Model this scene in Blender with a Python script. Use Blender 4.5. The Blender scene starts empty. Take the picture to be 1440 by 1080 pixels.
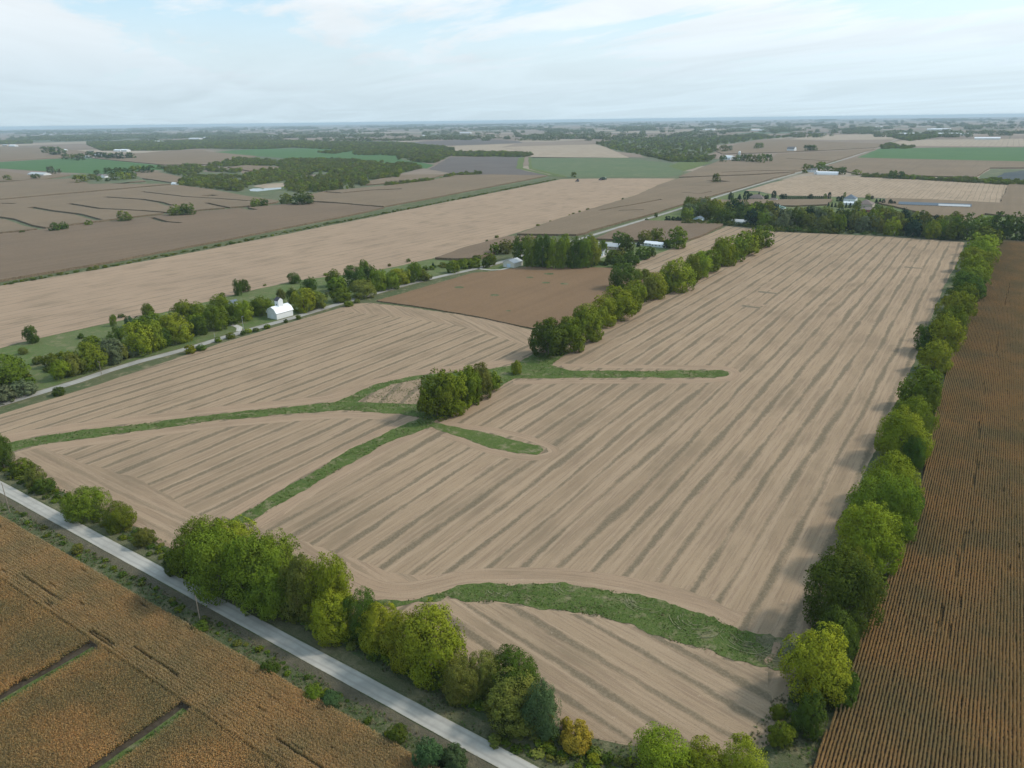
import bpy, bmesh, math, random
import numpy as np
from mathutils import Matrix, Vector
from mathutils.geometry import delaunay_2d_cdt

SC = bpy.context.scene
COL = SC.collection
R = math.radians
H = 130.0                      # height of the camera above the fields
F = 1018.48                    # focal length in pixels of a 1440 wide picture
# rows: world X (along the front road), world Y (along the side road), world Z in camera axes
RM = np.array([[0.837138814178614, 0.17758721446410408, -0.5173600168688185],
               [0.546858102775324, -0.29253057385080006, 0.7844565499704204],
               [-0.012034169044726876, -0.9396215432935763, -0.34200370488344284]])
# ------------------------------------------------------------------ camera
cam_d = bpy.data.cameras.new('camera'); cam = bpy.data.objects.new('camera', cam_d); COL.objects.link(cam)
cr, cd, cf = RM[:, 0], RM[:, 1], RM[:, 2]
M = Matrix(((cr[0], -cd[0], -cf[0], 0), (cr[1], -cd[1], -cf[1], 0), (cr[2], -cd[2], -cf[2], H), (0, 0, 0, 1)))
cam.matrix_world = M
cam_d.sensor_width = 36.0; cam_d.lens = F / 1440 * 36
cam_d.clip_start = 1.0; cam_d.clip_end = 200000
SC.camera = cam
# ------------------------------------------------------------------ sun, sky, exposure
SUN_AZ = 45.0                  # degrees from +Y towards +X
SUN_EL = 43.0
sd = bpy.data.lights.new('sun', 'SUN'); sun = bpy.data.objects.new('sun', sd); COL.objects.link(sun)
sd.energy = 2.7; sd.angle = R(7.0); sd.color = (1.0, 0.95, 0.87)
sdir = Vector((math.sin(R(SUN_AZ)) * math.cos(R(SUN_EL)), math.cos(R(SUN_AZ)) * math.cos(R(SUN_EL)), math.sin(R(SUN_EL))))
sun.rotation_euler = sdir.to_track_quat('Z', 'Y').to_euler()
sun.location = (0, 0, 400)
SC.view_settings.view_transform = 'Standard'; SC.view_settings.look = 'None'
SC.view_settings.exposure = 0.0; SC.view_settings.gamma = 1.0
SC.render.engine = 'CYCLES'
SC.cycles.max_bounces = 6; SC.cycles.diffuse_bounces = 3; SC.cycles.glossy_bounces = 1
SC.cycles.transmission_bounces = 3; SC.cycles.volume_bounces = 0; SC.cycles.transparent_max_bounces = 4
world = bpy.data.worlds.new('World'); SC.world = world; world.use_nodes = True
nt = world.node_tree; nt.nodes.clear()
def N(nt, t, **kw):
    n = nt.nodes.new(t)
    for k, v in kw.items(): setattr(n, k, v)
    return n
def mth(nt, op, a, b=None, c=None, clamp=False):
    n = nt.nodes.new('ShaderNodeMath'); n.operation = op; n.use_clamp = clamp
    for i, v in enumerate((a, b, c)):
        if v is None: continue
        if isinstance(v, (int, float)): n.inputs[i].default_value = v
        else: nt.links.new(v, n.inputs[i])
    return n.outputs[0]
def mix(nt, f, a, b, mode='MIX'):
    n = nt.nodes.new('ShaderNodeMix'); n.data_type = 'RGBA'; n.blend_type = mode
    for s, v in ((n.inputs[0], f), (n.inputs[6], a), (n.inputs[7], b)):
        if isinstance(v, (int, float)): s.default_value = v
        elif isinstance(v, tuple): s.default_value = (v + (1,)) if len(v) == 3 else v
        else: nt.links.new(v, s)
    return n.outputs[2]
def noise(nt, vec, scale, detail=3, rough=.55, dist=0.0):
    n = nt.nodes.new('ShaderNodeTexNoise'); n.inputs['Scale'].default_value = scale
    n.inputs['Detail'].default_value = detail; n.inputs['Roughness'].default_value = rough
    n.inputs['Distortion'].default_value = dist
    nt.links.new(vec, n.inputs['Vector']); return n.outputs['Fac']
def ramp(nt, f, a, b, lo=0.0, hi=1.0):
    n = nt.nodes.new('ShaderNodeMapRange'); n.interpolation_type = 'SMOOTHSTEP'
    n.inputs[1].default_value = a; n.inputs[2].default_value = b
    n.inputs[3].default_value = lo; n.inputs[4].default_value = hi
    nt.links.new(f, n.inputs[0]); return n.outputs[0]
def mapping(nt, vec, sc=(1, 1, 1), rot=0.0, loc=(0, 0, 0)):
    n = nt.nodes.new('ShaderNodeMapping'); n.inputs['Scale'].default_value = sc
    n.inputs['Rotation'].default_value = (0, 0, rot); n.inputs['Location'].default_value = loc
    nt.links.new(vec, n.inputs['Vector']); return n.outputs[0]

sky = N(nt, 'ShaderNodeTexSky'); sky.sky_type = 'NISHITA'; sky.sun_disc = False
sky.sun_elevation = R(SUN_EL); sky.sun_rotation = R(SUN_AZ); sky.air_density = 1.0; sky.dust_density = 1.5
tc = N(nt, 'ShaderNodeTexCoord'); sep = N(nt, 'ShaderNodeSeparateXYZ'); nt.links.new(tc.outputs['Generated'], sep.inputs[0])
zc = mth(nt, 'MAXIMUM', mth(nt, 'ADD', sep.outputs[2], 0.055), 0.02)
cb = N(nt, 'ShaderNodeCombineXYZ')
nt.links.new(mth(nt, 'DIVIDE', sep.outputs[0], zc), cb.inputs[0]); nt.links.new(mth(nt, 'DIVIDE', sep.outputs[1], zc), cb.inputs[1])
v = mapping(nt, cb.outputs[0], (1.0, 1.0, 1.0), R(33), (3.1, 1.7, 0))
v2 = mapping(nt, v, (0.55, 1.2, 1))
n1 = noise(nt, v2, 0.75, 7, .6, .5)
n2 = noise(nt, v2, 0.22, 3, .5, .6)
n3 = noise(nt, v2, 2.2, 6, .65, .6)
cov = mth(nt, 'ADD', mth(nt, 'ADD', mth(nt, 'MULTIPLY', n1, .5), mth(nt, 'MULTIPLY', n2, .5)), mth(nt, 'MULTIPLY', n3, .14))
cf_ = ramp(nt, cov, .485, .605, .05, 1.0)
lo = ramp(nt, sep.outputs[2], 0.02, 0.17, 0.95, 0.0)
cf2 = mth(nt, 'MAXIMUM', cf_, lo)
shade = ramp(nt, noise(nt, v2, .55, 6, .6, .8), .3, .7, .93, 1.03)
right = mth(nt, 'ADD', mth(nt, 'MULTIPLY', sep.outputs[0], .55), mth(nt, 'MULTIPLY', sep.outputs[1], .35))
glow = ramp(nt, right, -.5, .9, .92, 1.10)
ccol = mix(nt, ramp(nt, sep.outputs[2], 0.0, 0.16), (6.7, 8.2, 9.1), (9.7, 10.4, 10.9))
cl = N(nt, 'ShaderNodeVectorMath', operation='SCALE'); nt.links.new(ccol, cl.inputs[0])
nt.links.new(mth(nt, 'MULTIPLY', shade, glow), cl.inputs['Scale'])
blue = N(nt, 'ShaderNodeVectorMath', operation='SCALE'); nt.links.new(sky.outputs[0], blue.inputs[0]); blue.inputs['Scale'].default_value = 2.9
bl2 = mix(nt, .7, blue.outputs[0], (4.3, 6.7, 8.0))
mx = mix(nt, cf2, bl2, cl.outputs[0])
bg = N(nt, 'ShaderNodeBackground'); nt.links.new(mx, bg.inputs[0]); bg.inputs[1].default_value = 0.1
wo = N(nt, 'ShaderNodeOutputWorld'); nt.links.new(bg.outputs[0], wo.inputs[0])

# ------------------------------------------------------------------ helpers
rnd = random.Random(7); nr = np.random.RandomState(11)
def g(px, py, z=0.0):
    """ground point seen at a pixel of the photograph (1440 x 1080)"""
    w = RM @ np.array([px - 720.0, py - 540.0, F]); t = -(H - z) / w[2]
    return (float(w[0] * t), float(w[1] * t))
def gs(pts, z=0.0): return [g(*p, z) for p in pts]
def depth(x, y, z=0.0): return float(RM[:, 2] @ np.array([x, y, z - H]))
def tag(o, label=None, cat=None, group=None, kind=None):
    if label: o['label'] = label
    if cat: o['category'] = cat
    if group: o['group'] = group
    if kind: o['kind'] = kind
    return o
def link(o, parent=None):
    COL.objects.link(o)
    if parent: o.parent = parent
    return o
def empty(name, x, y, z=0, rz=0, label=None, cat=None, group=None):
    o = bpy.data.objects.new(name, None); o.empty_display_size = 1; link(o)
    o.location = (x, y, z); o.rotation_euler = (0, 0, rz); return tag(o, label, cat, group)
def np_mesh(name, V, Fq, mat=None, uv=None, attrs=None, nrm=None, mats=None, midx=None):
    """V (n,3), Fq (m,k) all faces with k corners"""
    me = bpy.data.meshes.new(name); V = np.asarray(V, np.float32); Fq = np.asarray(Fq, np.int32)
    m, k = Fq.shape
    me.vertices.add(len(V)); me.vertices.foreach_set('co', V.ravel())
    me.loops.add(m * k); me.loops.foreach_set('vertex_index', Fq.ravel())
    me.polygons.add(m); me.polygons.foreach_set('loop_start', np.arange(0, m * k, k, dtype=np.int32))
    me.polygons.foreach_set('loop_total', np.full(m, k, np.int32))
    for mm in (mats or ([mat] if mat else [])): me.materials.append(mm)
    if midx is not None: me.polygons.foreach_set('material_index', np.asarray(midx, np.int32))
    me.update(); me.validate()
    if nrm is not None:
        me.polygons.foreach_set('use_smooth', np.ones(m, bool))
        me.normals_split_custom_set_from_vertices([tuple(x) for x in nrm.tolist()])
    return me
class MB:
    def __init__(s): s.v = []; s.f = []
    def box(s, x0, y0, z0, x1, y1, z1):
        b = len(s.v); s.v += [(x0, y0, z0), (x1, y0, z0), (x1, y1, z0), (x0, y1, z0), (x0, y0, z1), (x1, y0, z1), (x1, y1, z1), (x0, y1, z1)]
        s.f += [(b, b+3, b+2, b+1), (b+4, b+5, b+6, b+7), (b, b+1, b+5, b+4), (b+1, b+2, b+6, b+5), (b+2, b+3, b+7, b+6), (b+3, b, b+4, b+7)]; return s
    def prism(s, prof, y0, y1):
        """closed xz profile swept along y"""
        b = len(s.v); n = len(prof)
        s.v += [(x, y0, z) for x, z in prof] + [(x, y1, z) for x, z in prof]
        s.f += [tuple(range(b, b + n)), tuple(range(b + 2*n - 1, b + n - 1, -1))]
        for i in range(n): j = (i + 1) % n; s.f.append((b + i, b + n + i, b + n + j, b + j))
        return s
    def prismx(s, prof, x0, x1):
        b = len(s.v); n = len(prof)
        s.v += [(x0, y, z) for y, z in prof] + [(x1, y, z) for y, z in prof]
        s.f += [tuple(range(b + n - 1, b - 1, -1)), tuple(range(b + n, b + 2*n))]
        for i in range(n): j = (i + 1) % n; s.f.append((b + i, b + j, b + n + j, b + n + i))
        return s
    def tube(s, p, q, r0, r1, n=7):
        p = Vector(p); q = Vector(q); d = (q - p).normalized(); a = d.orthogonal().normalized(); c = d.cross(a); b = len(s.v)
        for o, r in ((p, r0), (q, r1)):
            for i in range(n):
                t = 2 * math.pi * i / n; w = o + a * (r * math.cos(t)) + c * (r * math.sin(t)); s.v.append(tuple(w))
        for i in range(n): j = (i + 1) % n; s.f.append((b + i, b + j, b + n + j, b + n + i))
        s.f += [tuple(range(b + n - 1, b - 1, -1)), tuple(range(b + n, b + 2*n))]; return s
    def build(s, name, mat, parent=None, mesh=False):
        me = bpy.data.meshes.new(name); me.from_pydata(s.v, [], s.f); me.materials.append(mat); me.update()
        bm = bmesh.new(); bm.from_mesh(me); bmesh.ops.recalc_face_normals(bm, faces=bm.faces); bm.to_mesh(me); bm.free()
        if mesh: return me
        return link(bpy.data.objects.new(name, me), parent)

# ------------------------------------------------------------------ materials
def mat_new(name, rough=.9, spec=.2):
    m = bpy.data.materials.new(name); m.use_nodes = True; nt = m.node_tree
    b = nt.nodes['Principled BSDF']; b.inputs['Roughness'].default_value = rough; b.inputs['Specular IOR Level'].default_value = spec
    return m, nt, b
def pos(nt): return N(nt, 'ShaderNodeNewGeometry').outputs['Position']
def bump(nt, b, h, dist=.1, st=.5):
    n = N(nt, 'ShaderNodeBump'); n.inputs['Distance'].default_value = dist; n.inputs['Strength'].default_value = st
    nt.links.new(h, n.inputs['Height']); nt.links.new(n.outputs[0], b.inputs['Normal'])
def flat(name, col, rough=.7, spec=.3, var=.12, sc=.8, metal=0):
    m, nt, b = mat_new(name, rough, spec); b.inputs['Metallic'].default_value = metal
    o = N(nt, 'ShaderNodeTexCoord').outputs['Object']
    f = noise(nt, o, sc, 5, .65)
    c = mix(nt, ramp(nt, f, .3, .7), tuple(x * (1 - var) for x in col), tuple(min(1, x * (1 + var)) for x in col))
    nt.links.new(c, b.inputs['Base Color']); return m
def ribbed(name, col, sc=3.0, rough=.45, axis=0, var=.08):
    m, nt, b = mat_new(name, rough, .4)
    o = N(nt, 'ShaderNodeTexCoord').outputs['Object']
    w = N(nt, 'ShaderNodeTexWave', wave_type='BANDS', bands_direction='XYZ'[axis]); w.inputs['Scale'].default_value = sc
    nt.links.new(o, w.inputs['Vector'])
    f = noise(nt, o, .6, 5, .7)
    c = mix(nt, ramp(nt, f, .3, .75), col, tuple(x * (1 - var) * .95 for x in col))
    c = mix(nt, mth(nt, 'MULTIPLY', w.outputs['Fac'], .12), c, tuple(x * .6 for x in col))
    nt.links.new(c, b.inputs['Base Color']); bump(nt, b, w.outputs['Fac'], .04, .4); return m

TAN = (.34, .245, .157); TAN2 = (.28, .202, .13); STREAK = (.125, .10, .064); PALE = (.415, .305, .205)
def stubble(name, P=9.5, strength=1.0, tan=TAN, tan2=TAN2, streak=STREAK, wob=1.0, fine=1.0, coord='UV', phase=0.0, wide=1.0):
    m, nt, b = mat_new(name, .95, .1)
    if coord == 'UV': uv = N(nt, 'ShaderNodeTexCoord').outputs['UV']
    p = uv
    s = N(nt, 'ShaderNodeSeparateXYZ'); nt.links.new(p, s.inputs[0]); X, Y = s.outputs[0], s.outputs[1]
    lv = mapping(nt, p, (1, .14, 1))
    wobn = noise(nt, lv, .022, 4, .62)
    wob2 = noise(nt, mapping(nt, p, (1, .22, 1)), .13, 3, .65)
    xs = mth(nt, 'ADD', X, mth(nt, 'MULTIPLY', mth(nt, 'SUBTRACT', wobn, .5), 12.0 * wob))
    xs = mth(nt, 'ADD', xs, mth(nt, 'MULTIPLY', mth(nt, 'SUBTRACT', wob2, .5), 2.4))
    t = mth(nt, 'DIVIDE', mth(nt, 'ADD', xs, phase + 1000 * P), P)
    fr = mth(nt, 'FRACT', t); cell = mth(nt, 'FLOOR', t)
    d = mth(nt, 'ABSOLUTE', mth(nt, 'SUBTRACT', fr, .5))          # 0 in the streak centre
    # width and presence vary along each streak
    cc = N(nt, 'ShaderNodeCombineXYZ'); nt.links.new(mth(nt, 'MULTIPLY', cell, 3.7), cc.inputs[0]); nt.links.new(mth(nt, 'MULTIPLY', Y, .016), cc.inputs[1])
    wv = noise(nt, cc.outputs[0], 1.0, 4, .65)
    width = ramp(nt, wv, .30, .75, .03, .155 * wide)
    ragged = mth(nt, 'MULTIPLY', mth(nt, 'SUBTRACT', noise(nt, mapping(nt, p, (1, .45, 1)), .7, 4, .8), .5), .30)
    dd = mth(nt, 'SUBTRACT', mth(nt, 'ADD', d, ragged), width)
    band = ramp(nt, dd, -.05, .075, 1.0, 0.0)
    pres = ramp(nt, wv, .26, .52, .35, 1.0)
    band = mth(nt, 'MULTIPLY', mth(nt, 'MULTIPLY', band, pres), 0.86 * strength)
    # fine rows, chaff, soil patches
    rows = noise(nt, mapping(nt, p, (1, .035, 1)), 1.15, 4, .75)
    rows2 = noise(nt, mapping(nt, p, (1, .014, 1)), .42, 3, .6)
    clod = noise(nt, p, 2.2, 5, .8)
    big = noise(nt, p, .011, 4, .6)
    med = noise(nt, mapping(nt, p, (1, .4, 1)), .06, 4, .6)
    c = mix(nt, ramp(nt, big, .3, .7), tan, tan2)
    c = mix(nt, mth(nt, 'MULTIPLY', ramp(nt, med, .45, .75), .50), c, streak)
    c = mix(nt, mth(nt, 'MULTIPLY', ramp(nt, rows2, .46, .64), .42 * fine), c, PALE)
    c = mix(nt, mth(nt, 'MULTIPLY', ramp(nt, rows, .48, .62), .60 * fine), c, (.225, .155, .105))
    c = mix(nt, mth(nt, 'MULTIPLY', ramp(nt, clod, .48, .68), .60 * fine), c, (.21, .15, .10))
    # a paler chaff line beside each streak
    ed = mth(nt, 'MULTIPLY', ramp(nt, mth(nt, 'ABSOLUTE', mth(nt, 'SUBTRACT', dd, .12)), 0, .08, .22, 0), pres)
    c = mix(nt, ed, c, PALE)
    sv = mix(nt, ramp(nt, noise(nt, p, 1.3, 4, .8), .38, .72), streak, (.23, .18, .12))
    c = mix(nt, band, c, sv)
    # sparse wheel track lines across
    c2 = mix(nt, ramp(nt, noise(nt, p, .5, 3, .7), .62, .78, 0, .25), c, (.60, .49, .36))
    nt.links.new(c2, b.inputs['Base Color'])
    bump(nt, b, mth(nt, 'ADD', clod, mth(nt, 'MULTIPLY', rows, 1.2)), .16, .7)
    return m
M_stub = stubble('harvested_stubble', phase=2.4)
M_stub_b = stubble('harvested_stubble_contour', P=8.5, strength=.95, wob=1.3, phase=1.0, wide=1.25)
M_head = stubble('harvested_headland', P=9.0, strength=.40, wob=1.8, wide=.9, tan=(.35, .247, .162))
M_turn = stubble('harvested_turn_rows', P=30.0, strength=.0, wob=1.8, wide=.9, tan=(.35, .247, .162), tan2=(.31, .218, .143))
M_stub_l = stubble('harvested_stubble_fine_stripe', P=8.0, strength=.8, wob=.6, tan=(.39, .295, .205), tan2=(.34, .26, .18), wide=.65)
M_long = stubble('pale_stubble', P=13.0, strength=.5, wob=.5, tan=(.36, .255, .172), tan2=(.32, .228, .155), fine=.55, wide=.6)
M_farst = stubble('distant_stubble', P=22.0, strength=.5, wob=.3, tan=(.38, .305, .225), tan2=(.33, .265, .195), fine=.3, wide=.7)

def grassmat(name, cols, s=1.0, stripe=0.0, dry=.3):
    m, nt, b = mat_new(name, .95, .1); p = pos(nt)
    a = noise(nt, p, .05 * s, 5, .65); c_ = noise(nt, p, .5 * s, 5, .75); d_ = noise(nt, p, 2.6 * s, 4, .8)
    c = mix(nt, ramp(nt, a, .32, .68), cols[0], cols[1])
    c = mix(nt, mth(nt, 'MULTIPLY', ramp(nt, c_, .45, .70), .75), c, cols[2])
    c = mix(nt, mth(nt, 'MULTIPLY', ramp(nt, d_, .42, .72), .6), c, tuple(x * .45 for x in cols[0]))
    if dry: c = mix(nt, mth(nt, 'MULTIPLY', ramp(nt, noise(nt, p, .17 * s, 4, .7), .50, .70), dry), c, (.26, .22, .13))
    nt.links.new(c, b.inputs['Base Color']); bump(nt, b, mth(nt, 'ADD', c_, d_), .5, .8); return m
M_way = grassmat('waterway_grass', [(.078, .122, .027), (.11, .152, .038), (.17, .18, .07)], dry=.8)
M_verge = grassmat('rough_verge_grass', [(.075, .105, .04), (.12, .125, .06), (.16, .155, .09)], dry=.7)
M_mown = grassmat('mown_verge_grass', [(.125, .13, .062), (.16, .15, .085), (.10, .115, .05)], dry=.6)
M_dry = grassmat('dry_shoulder_grass', [(.12, .105, .07), (.15, .13, .09), (.10, .095, .055)], dry=.4)
M_past = grassmat('pasture_grass', [(.10, .15, .04), (.13, .155, .06), (.17, .16, .085)], s=.6, dry=.55)
M_green = grassmat('green_crop', [(.062, .135, .042), (.08, .155, .048), (.09, .15, .055)], s=.2, dry=0)
M_olive = grassmat('cover_crop', [(.095, .145, .065), (.12, .155, .072), (.145, .14, .088)], s=.15, dry=.3)
M_scrub = grassmat('scrub_ground', [(.10, .13, .06), (.13, .14, .08), (.17, .16, .10)], s=.2, dry=.5)
def cropmat(name, a, b_, dark, s=1.0, along=1):
    m, nt, b = mat_new(name, .95, .08); p = pos(nt)
    big = noise(nt, p, .008, 4, .6)
    st = noise(nt, mapping(nt, p, (1, .02, 1) if along else (.02, 1, 1)), .12 * s, 4, .7)
    fn = noise(nt, mapping(nt, p, (1, .25, 1)), 1.1, 4, .8)
    blot = noise(nt, p, .035, 4, .65)
    c = mix(nt, ramp(nt, big, .3, .7), a, b_)
    c = mix(nt, mth(nt, 'MULTIPLY', ramp(nt, st, .4, .75), .35), c, dark)
    c = mix(nt, mth(nt, 'MULTIPLY', ramp(nt, fn, .42, .7), .55), c, dark)
    c = mix(nt, mth(nt, 'MULTIPLY', ramp(nt, blot, .5, .8), .3), c, tuple(x * 1.15 for x in b_))
    nt.links.new(c, b.inputs['Base Color']); bump(nt, b, fn, .6, .8); return m
M_corn_top = cropmat('ripe_corn_canopy', (.205, .145, .095), (.18, .13, .088), (.11, .08, .052))
M_corn_top2 = cropmat('ripe_corn_canopy_grey', (.225, .165, .108), (.195, .145, .095), (.13, .098, .062))
M_soy = cropmat('ripe_soybean_canopy', (.225, .142, .080), (.195, .125, .073), (.145, .093, .053), 1.0)
M_dark = cropmat('tilled_dark_soil', (.125, .108, .098), (.15, .128, .112), (.09, .078, .07), .5)
M_blue = cropmat('solar_rows', (.06, .075, .08), (.09, .10, .10), (.04, .05, .055), .6, 0)
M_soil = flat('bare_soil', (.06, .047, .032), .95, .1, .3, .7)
def gravelmat(name, a, b_, w):
    m, nt, b = mat_new(name, .9, .2)
    uv = N(nt, 'ShaderNodeTexCoord').outputs['UV']; s = N(nt, 'ShaderNodeSeparateXYZ'); nt.links.new(uv, s.inputs[0])
    wx = mth(nt, 'ADD', s.outputs[0], mth(nt, 'MULTIPLY', mth(nt, 'SUBTRACT', noise(nt, uv, .12, 2), .5), .8))
    tr = mth(nt, 'ABSOLUTE', mth(nt, 'SUBTRACT', mth(nt, 'ABSOLUTE', wx), w * .23))
    track = ramp(nt, tr, 0, .6, .55, 0)
    c = mix(nt, ramp(nt, noise(nt, mapping(nt, uv, (1, .12, 1)), .5, 5, .7), .3, .7), a, b_)
    c = mix(nt, track, c, tuple(x * .70 for x in b_))
    c = mix(nt, ramp(nt, noise(nt, uv, .07, 4, .7), .42, .62, 0, .6), c, tuple(x * .70 for x in b_))
    c = mix(nt, ramp(nt, noise(nt, uv, 2.5, 4, .8), .5, .75, 0, .35), c, tuple(x * .65 for x in a))
    e = mth(nt, 'ADD', mth(nt, 'ABSOLUTE', s.outputs[0]), mth(nt, 'MULTIPLY', mth(nt, 'SUBTRACT', noise(nt, uv, .9, 3, .8), .5), 1.5))
    c = mix(nt, ramp(nt, e, w * .43, w * .52, 0, .7), c, (.33, .29, .21))
    nt.links.new(c, b.inputs['Base Color']); bump(nt, b, noise(nt, uv, 3, 4, .8), .05, .5); return m
M_road = gravelmat('front_road_gravel', (.43, .405, .355), (.38, .36, .32), 4.7)
M_road2 = gravelmat('side_road_gravel', (.37, .35, .305), (.33, .315, .28), 6.4)
M_road3 = gravelmat('driveway_gravel', (.52, .50, .45), (.50, .48, .43), 3)

M_resid = flat('dark_residue', (.17, .14, .095), .95, .1, .25, .5)
def patchwork():
    m, nt, b = mat_new('country_patchwork', .95, .08); p = pos(nt)
    wv = N(nt, 'ShaderNodeVectorMath', operation='ADD'); nt.links.new(p, wv.inputs[0]); wv.inputs[1].default_value = (412, -98, 0)
    s = N(nt, 'ShaderNodeSeparateXYZ'); nt.links.new(wv.outputs[0], s.inputs[0]); x, y = s.outputs[0], s.outputs[1]
    def cellid(sx, sy, seed):
        fx = mth(nt, 'FLOOR', mth(nt, 'DIVIDE', x, sx)); fy = mth(nt, 'FLOOR', mth(nt, 'DIVIDE', y, sy))
        c = N(nt, 'ShaderNodeCombineXYZ'); nt.links.new(fx, c.inputs[0]); nt.links.new(fy, c.inputs[1]); c.inputs[2].default_value = seed
        w = N(nt, 'ShaderNodeTexWhiteNoise', noise_dimensions='3D'); nt.links.new(c.outputs[0], w.inputs['Vector']); return w.outputs['Value']
    a = cellid(805, 805, 1); q = cellid(402.5, 805, 5); r_ = cellid(805, 402.5, 9); t = cellid(402.5, 402.5, 13)
    v = mix(nt, mth(nt, 'GREATER_THAN', a, .35), q, r_); v = mix(nt, mth(nt, 'GREATER_THAN', a, .78), v, t)
    cr_ = N(nt, 'ShaderNodeValToRGB'); cr_.color_ramp.interpolation = 'CONSTANT'; nt.links.new(v, cr_.inputs[0])
    E = cr_.color_ramp.elements
    cols = [(0, (.25, .19, .14)), (.16, (.36, .29, .22)), (.24, (.22, .165, .12)), (.40, (.27, .21, .16)), (.52, (.08, .13, .065)), (.58, (.25, .19, .145)), (.70, (.40, .33, .25)), (.78, (.15, .13, .115)), (.82, (.28, .215, .165)), (.90, (.115, .135, .08)), (.95, (.24, .18, .135))]
    E[0].position = 0; E[0].color = cols[0][1] + (1,); E[1].position = cols[1][0]; E[1].color = cols[1][1] + (1,)
    for po, co in cols[2:]: e = E.new(po); e.color = co + (1,)
    c = mix(nt, 1.0, cr_.outputs[0], (.86, .86, .86), 'MULTIPLY')
    lg = noise(nt, p, .0011, 5, .65)
    c = mix(nt, ramp(nt, lg, .60, .72, 0, .55), c, (.07, .10, .06))
    c = mix(nt, ramp(nt, noise(nt, p, .01, 5, .7), .4, .7, 0, .3), c, (.16, .125, .09))
    c = mix(nt, ramp(nt, noise(nt, mapping(nt, p, (1, .03, 1)), .05, 4, .7), .45, .7, 0, .25), c, (.34, .27, .2))
    # field edges
    ex = mth(nt, 'ABSOLUTE', mth(nt, 'SUBTRACT', mth(nt, 'FRACT', mth(nt, 'DIVIDE', x, 402.5)), .5))
    ey = mth(nt, 'ABSOLUTE', mth(nt, 'SUBTRACT', mth(nt, 'FRACT', mth(nt, 'DIVIDE', y, 805)), .5))
    ee = mth(nt, 'MAXIMUM', mth(nt, 'GREATER_THAN', ex, .492), mth(nt, 'GREATER_THAN', ey, .494))
    c = mix(nt, mth(nt, 'MULTIPLY', ee, .6), c, (.08, .105, .05))
    nt.links.new(c, b.inputs['Base Color']); return m
M_patch = patchwork()

# ------------------------------------------------------------------ ground sheets
def sn(x, s): return math.sin(x * 1.7 + s) * .5 + math.sin(x * .61 + 2.1 * s) * .8 + math.sin(x * 3.9 + .7 * s) * .3
def ragged(poly, step=3.0, amp=.35, seed=1.0):
    out = []; L = 0
    for i in range(len(poly)):
        a = poly[i]; b = poly[(i + 1) % len(poly)]; d = math.dist(a, b); n = max(1, min(400, int(d / step)))
        nx, ny = (-(b[1] - a[1]) / (d + 1e-9), (b[0] - a[0]) / (d + 1e-9))
        for k in range(n):
            t = k / n; o = sn((L + d * t) / 6.0 * (3 / step), seed) * amp if 0 < k else 0
            out.append((a[0] + (b[0] - a[0]) * t + nx * o, a[1] + (b[1] - a[1]) * t + ny * o))
        L += d
    return out
def ccw(p):
    a = sum(p[i][0] * p[(i + 1) % len(p)][1] - p[(i + 1) % len(p)][0] * p[i][1] for i in range(len(p)))
    return p if a > 0 else p[::-1]
def sheet(name, poly, z, mat, rot=0.0, step=3.0, amp=.35, thick=0, slots=(), kind='structure', label=None, cat=None, wallmat=None):
    """a flat or (thick) raised sheet with slots cut out of it"""
    polys = [ccw(q) for q in [ragged(poly, step, amp, seed=len(name) + z * 10)] + [list(s) for s in slots]]
    verts = []; faces = []
    for p in polys:
        b = len(verts); verts += [Vector(q) for q in p]; faces.append(list(range(b, b + len(p))))
    vv, ee, ff, ov, oe, of = delaunay_2d_cdt(verts, [], faces, 1, 1e-4)
    tris = [f for f, o in zip(ff, of) if o == [0] or (0 in o and len(o) == 1)]
    V = [(p[0], p[1], z) for p in vv]; Fc = [tuple(t) for t in tris]; mi = [0] * len(Fc)
    if thick:
        cnt = {}
        for t in Fc:
            for i in range(3):
                e = (t[i], t[(i + 1) % 3]); cnt[e] = 1
        base = len(V); idx = {}
        for (a, b) in list(cnt):
            if (b, a) in cnt: continue
            for q in (a, b):
                if q not in idx: idx[q] = len(V); V.append((V[q][0], V[q][1], z - thick))
            Fc.append((b, a, idx[a], idx[b])); mi.append(1)
    me = bpy.data.meshes.new(name); me.from_pydata(V, [], Fc); me.materials.append(mat)
    if thick: me.materials.append(wallmat or M_cwall); me.polygons.foreach_set('material_index', mi)
    uv = me.uv_layers.new(name='UVMap'); c, s = math.cos(rot), math.sin(rot)
    vi = np.zeros(len(me.loops), np.int32); me.loops.foreach_get('vertex_index', vi); P = np.array(V)[vi]
    U = np.stack([P[:, 0] * c + P[:, 1] * s, -P[:, 0] * s + P[:, 1] * c], 1); uv.data.foreach_set('uv', U.astype(np.float32).ravel())
    me.update(); o = link(bpy.data.objects.new(name, me)); return tag(o, label, cat, None, kind)
def offset(line, w0, w1):
    L = []; Rr = []
    for i, p in enumerate(line):
        a = line[max(0, i - 1)]; b = line[min(len(line) - 1, i + 1)]; d = math.dist(a, b) + 1e-9
        n = (-(b[1] - a[1]) / d, (b[0] - a[0]) / d)
        L.append((p[0] + n[0] * w0, p[1] + n[1] * w0)); Rr.append((p[0] + n[0] * w1, p[1] + n[1] * w1))
    return L, Rr
def dens(line, step):
    out = [line[0]]
    for a, b in zip(line, line[1:]):
        n = max(1, int(math.dist(a, b) / step))
        for k in range(1, n + 1): t = k / n; out.append((a[0] + (b[0] - a[0]) * t, a[1] + (b[1] - a[1]) * t))
    return out
def smooth(line, it=2):
    for _ in range(it):
        o = [line[0]]
        for a, b in zip(line, line[1:]):
            o += [(a[0] * .75 + b[0] * .25, a[1] * .75 + b[1] * .25), (a[0] * .25 + b[0] * .75, a[1] * .25 + b[1] * .75)]
        line = o + [line[-1]]
    return line
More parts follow.
